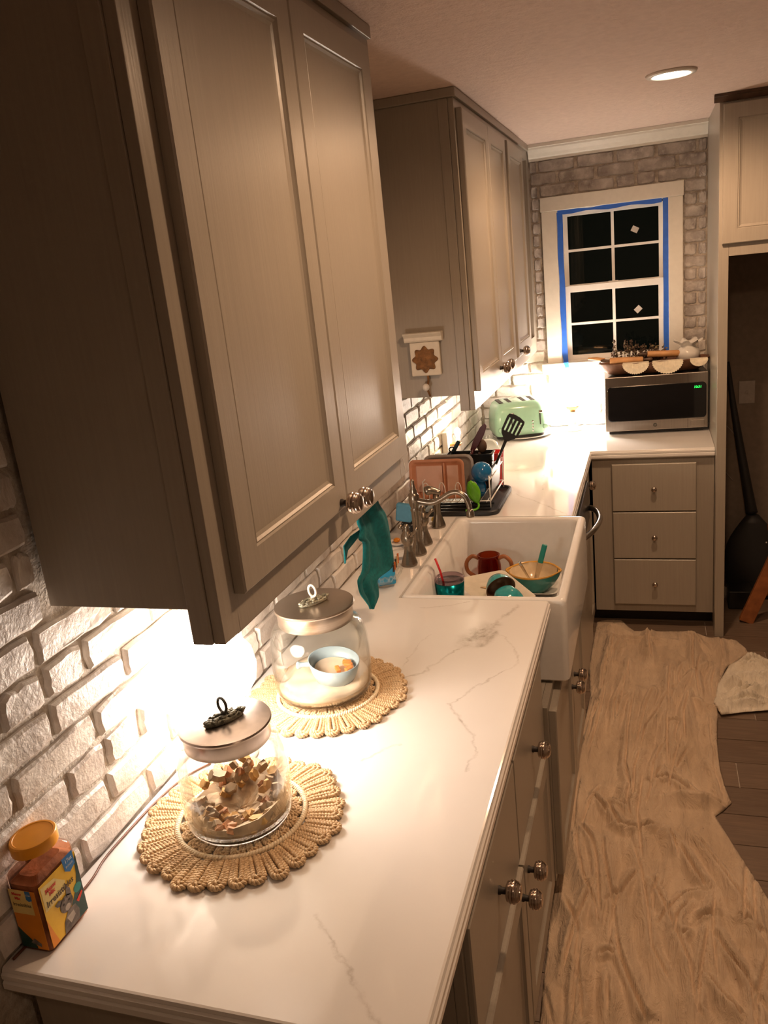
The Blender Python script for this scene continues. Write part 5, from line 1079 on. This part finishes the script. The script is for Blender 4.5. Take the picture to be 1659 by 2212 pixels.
# ================================================================ DROP CLOTHS
def inside(p, poly):
    x, y = p; c = False; j = len(poly)-1
    for i in range(len(poly)):
        xi, yi = poly[i]; xj, yj = poly[j]
        if (yi > y) != (yj > y) and x < (xj-xi)*(y-yi)/(yj-yi)+xi: c = not c
        j = i
    return c
def segdist(p, a, b):
    dx, dy = b[0]-a[0], b[1]-a[1]; L2 = dx*dx+dy*dy or 1e-9; t = max(0, min(1, ((p[0]-a[0])*dx+(p[1]-a[1])*dy)/L2))
    ex, ey = p[0]-a[0]-t*dx, p[1]-a[1]-t*dy; d = math.hypot(ex, ey); return (d if dx*ey-dy*ex > 0 else -d), t
def cloth(name, poly, creases, base, mat, label, amp=.040, step=.0043, group=None, lift=0, seed=0):
    q = random.Random(seed); xs = [p[0] for p in poly]; ys = [p[1] for p in poly]; X0, X1, Y0, Y1 = min(xs)-step, max(xs)+step, min(ys)-step, max(ys)+step
    nx, ny = int((X1-X0)/step)+1, int((Y1-Y0)/step)+1
    segs = []; cell = .08; G = {}; GW = .008
    for c_ in creases:
        am = amp*q.uniform(.7, 1.25); sgn = q.choice((-1, 1)); tot = len(c_)-1
        for k in range(tot):
            e0, e1 = (0 if k == 0 else 1), (0 if k == tot-1 else 1); segs.append((c_[k], c_[k+1], am, sgn, e0, e1))
    for i, s_ in enumerate(segs):
        a, b = s_[0], s_[1]; n = int(math.hypot(b[0]-a[0], b[1]-a[1])/cell)+1
        for k in range(n+1):
            cx, cy = int((a[0]+(b[0]-a[0])*k/n)/cell), int((a[1]+(b[1]-a[1])*k/n)/cell)
            for dx in (-1, 0, 1):
                for dy in (-1, 0, 1): G.setdefault((cx+dx, cy+dy), set()).add(i)
    idx = {}; vs = []; fs = []; edges = list(zip(poly, poly[1:]+poly[:1]))
    ok = [[inside((X0+i*step, Y0+j*step), poly) for j in range(ny)] for i in range(nx)]
    def vert(i, j):
        if (i, j) in idx: return idx[(i, j)]
        x, y = X0+i*step, Y0+j*step; h = 0; gr = 1.0; ox = oy = 0.0; sx_ = 0
        for k in G.get((int(x/cell), int(y/cell)), ()):
            a, b, am, sg, e0, e1 = segs[k]; d, t_ = segdist((x, y), a, b); d *= sg
            fade = 1
            if not e0: fade *= min(1, t_*2.5)
            if not e1: fade *= min(1, (1-t_)*2.5)
            ad = abs(d); wd = .042 if d > 0 else .024
            if ad > wd+GW: continue
            h = max(h, am*max(0, 1-max(0, ad-GW)/wd)**1.25*(.35+.65*fade)*(1 if d > 0 else .8))
            if ad < GW: gr = min(gr, 1-fade*(1-ad/GW)*.95)
        de = min(abs(segdist((x, y), pa, pb)[0]) for pa, pb in edges)
        h *= .2+.8*min(1, de/.06)
        n1 = noise.noise(Vector((x*7+seed, y*2.2, 0)))*.006+noise.noise(Vector((x*18, y*7, seed+3)))*.0032+abs(noise.noise(Vector((x*30+noise.noise(Vector((x*5, y*5, 1)))*1.5, y*5, 5+seed))))*.006
        z = base+lift+.004+(max(-.003, n1)+h)*gr
        idx[(i, j)] = len(vs); vs.append((x+ox, y+oy, z)); return idx[(i, j)]
    for i in range(nx-1):
        for j in range(ny-1):
            if ok[i][j] and ok[i+1][j] and ok[i][j+1] and ok[i+1][j+1]: fs.append((vert(i, j), vert(i+1, j), vert(i+1, j+1), vert(i, j+1)))
    # smooth the stepped outline: pull border vertices to the polygon
    cnt = {}
    for f in fs:
        for a, b in zip(f, f[1:]+f[:1]): cnt[(min(a, b), max(a, b))] = cnt.get((min(a, b), max(a, b)), 0)+1
    bd = {v for e, n in cnt.items() if n == 1 for v in e}
    for v in bd:
        p = vs[v]; best = None
        for a, b in zip(poly, poly[1:]+poly[:1]):
            d, t_ = segdist(p, a, b)
            if best is None or abs(d) < best[0]: best = (abs(d), a[0]+(b[0]-a[0])*t_, a[1]+(b[1]-a[1])*t_)
        vs[v] = (best[1], best[2], base+lift+.0015+(p[2]-base-lift)*.22)
    m = MB(); m.v = vs; m.f = fs
    return top(name, m, mat, label, 'drop cloth', group=group, smooth=True, solid=.0016)
q = random.Random(21); extra = []
for k in range(46):      # long soft pleats running the length of the cloth
    x = q.uniform(.66, 1.28); y = q.uniform(.8, 2.9); L_n = q.uniform(.15, .5); dx = q.uniform(-.03, .05)
    extra.append([(x, y), (x+dx*.5+q.uniform(-.01, .01), y+L_n*.5), (x+dx+.02, y+L_n)])
cloth('drop_cloth', OUT, CREASES+extra, 0, 'drop_canvas', 'crumpled tan canvas drop cloth stretched along the base cabinets', seed=1)
cloth('drop_cloth', OUT2, CR2+[[(1.25, 2.55), (1.35, 2.6), (1.5, 2.62)], [(1.25, 2.8), (1.4, 2.84)], [(1.22, 2.68), (1.38, 2.72), (1.5, 2.70)]], 0, 'drop_cotton', 'paler cream cotton cloth bunched at the right edge of the floor', amp=.058, lift=.010, seed=4)
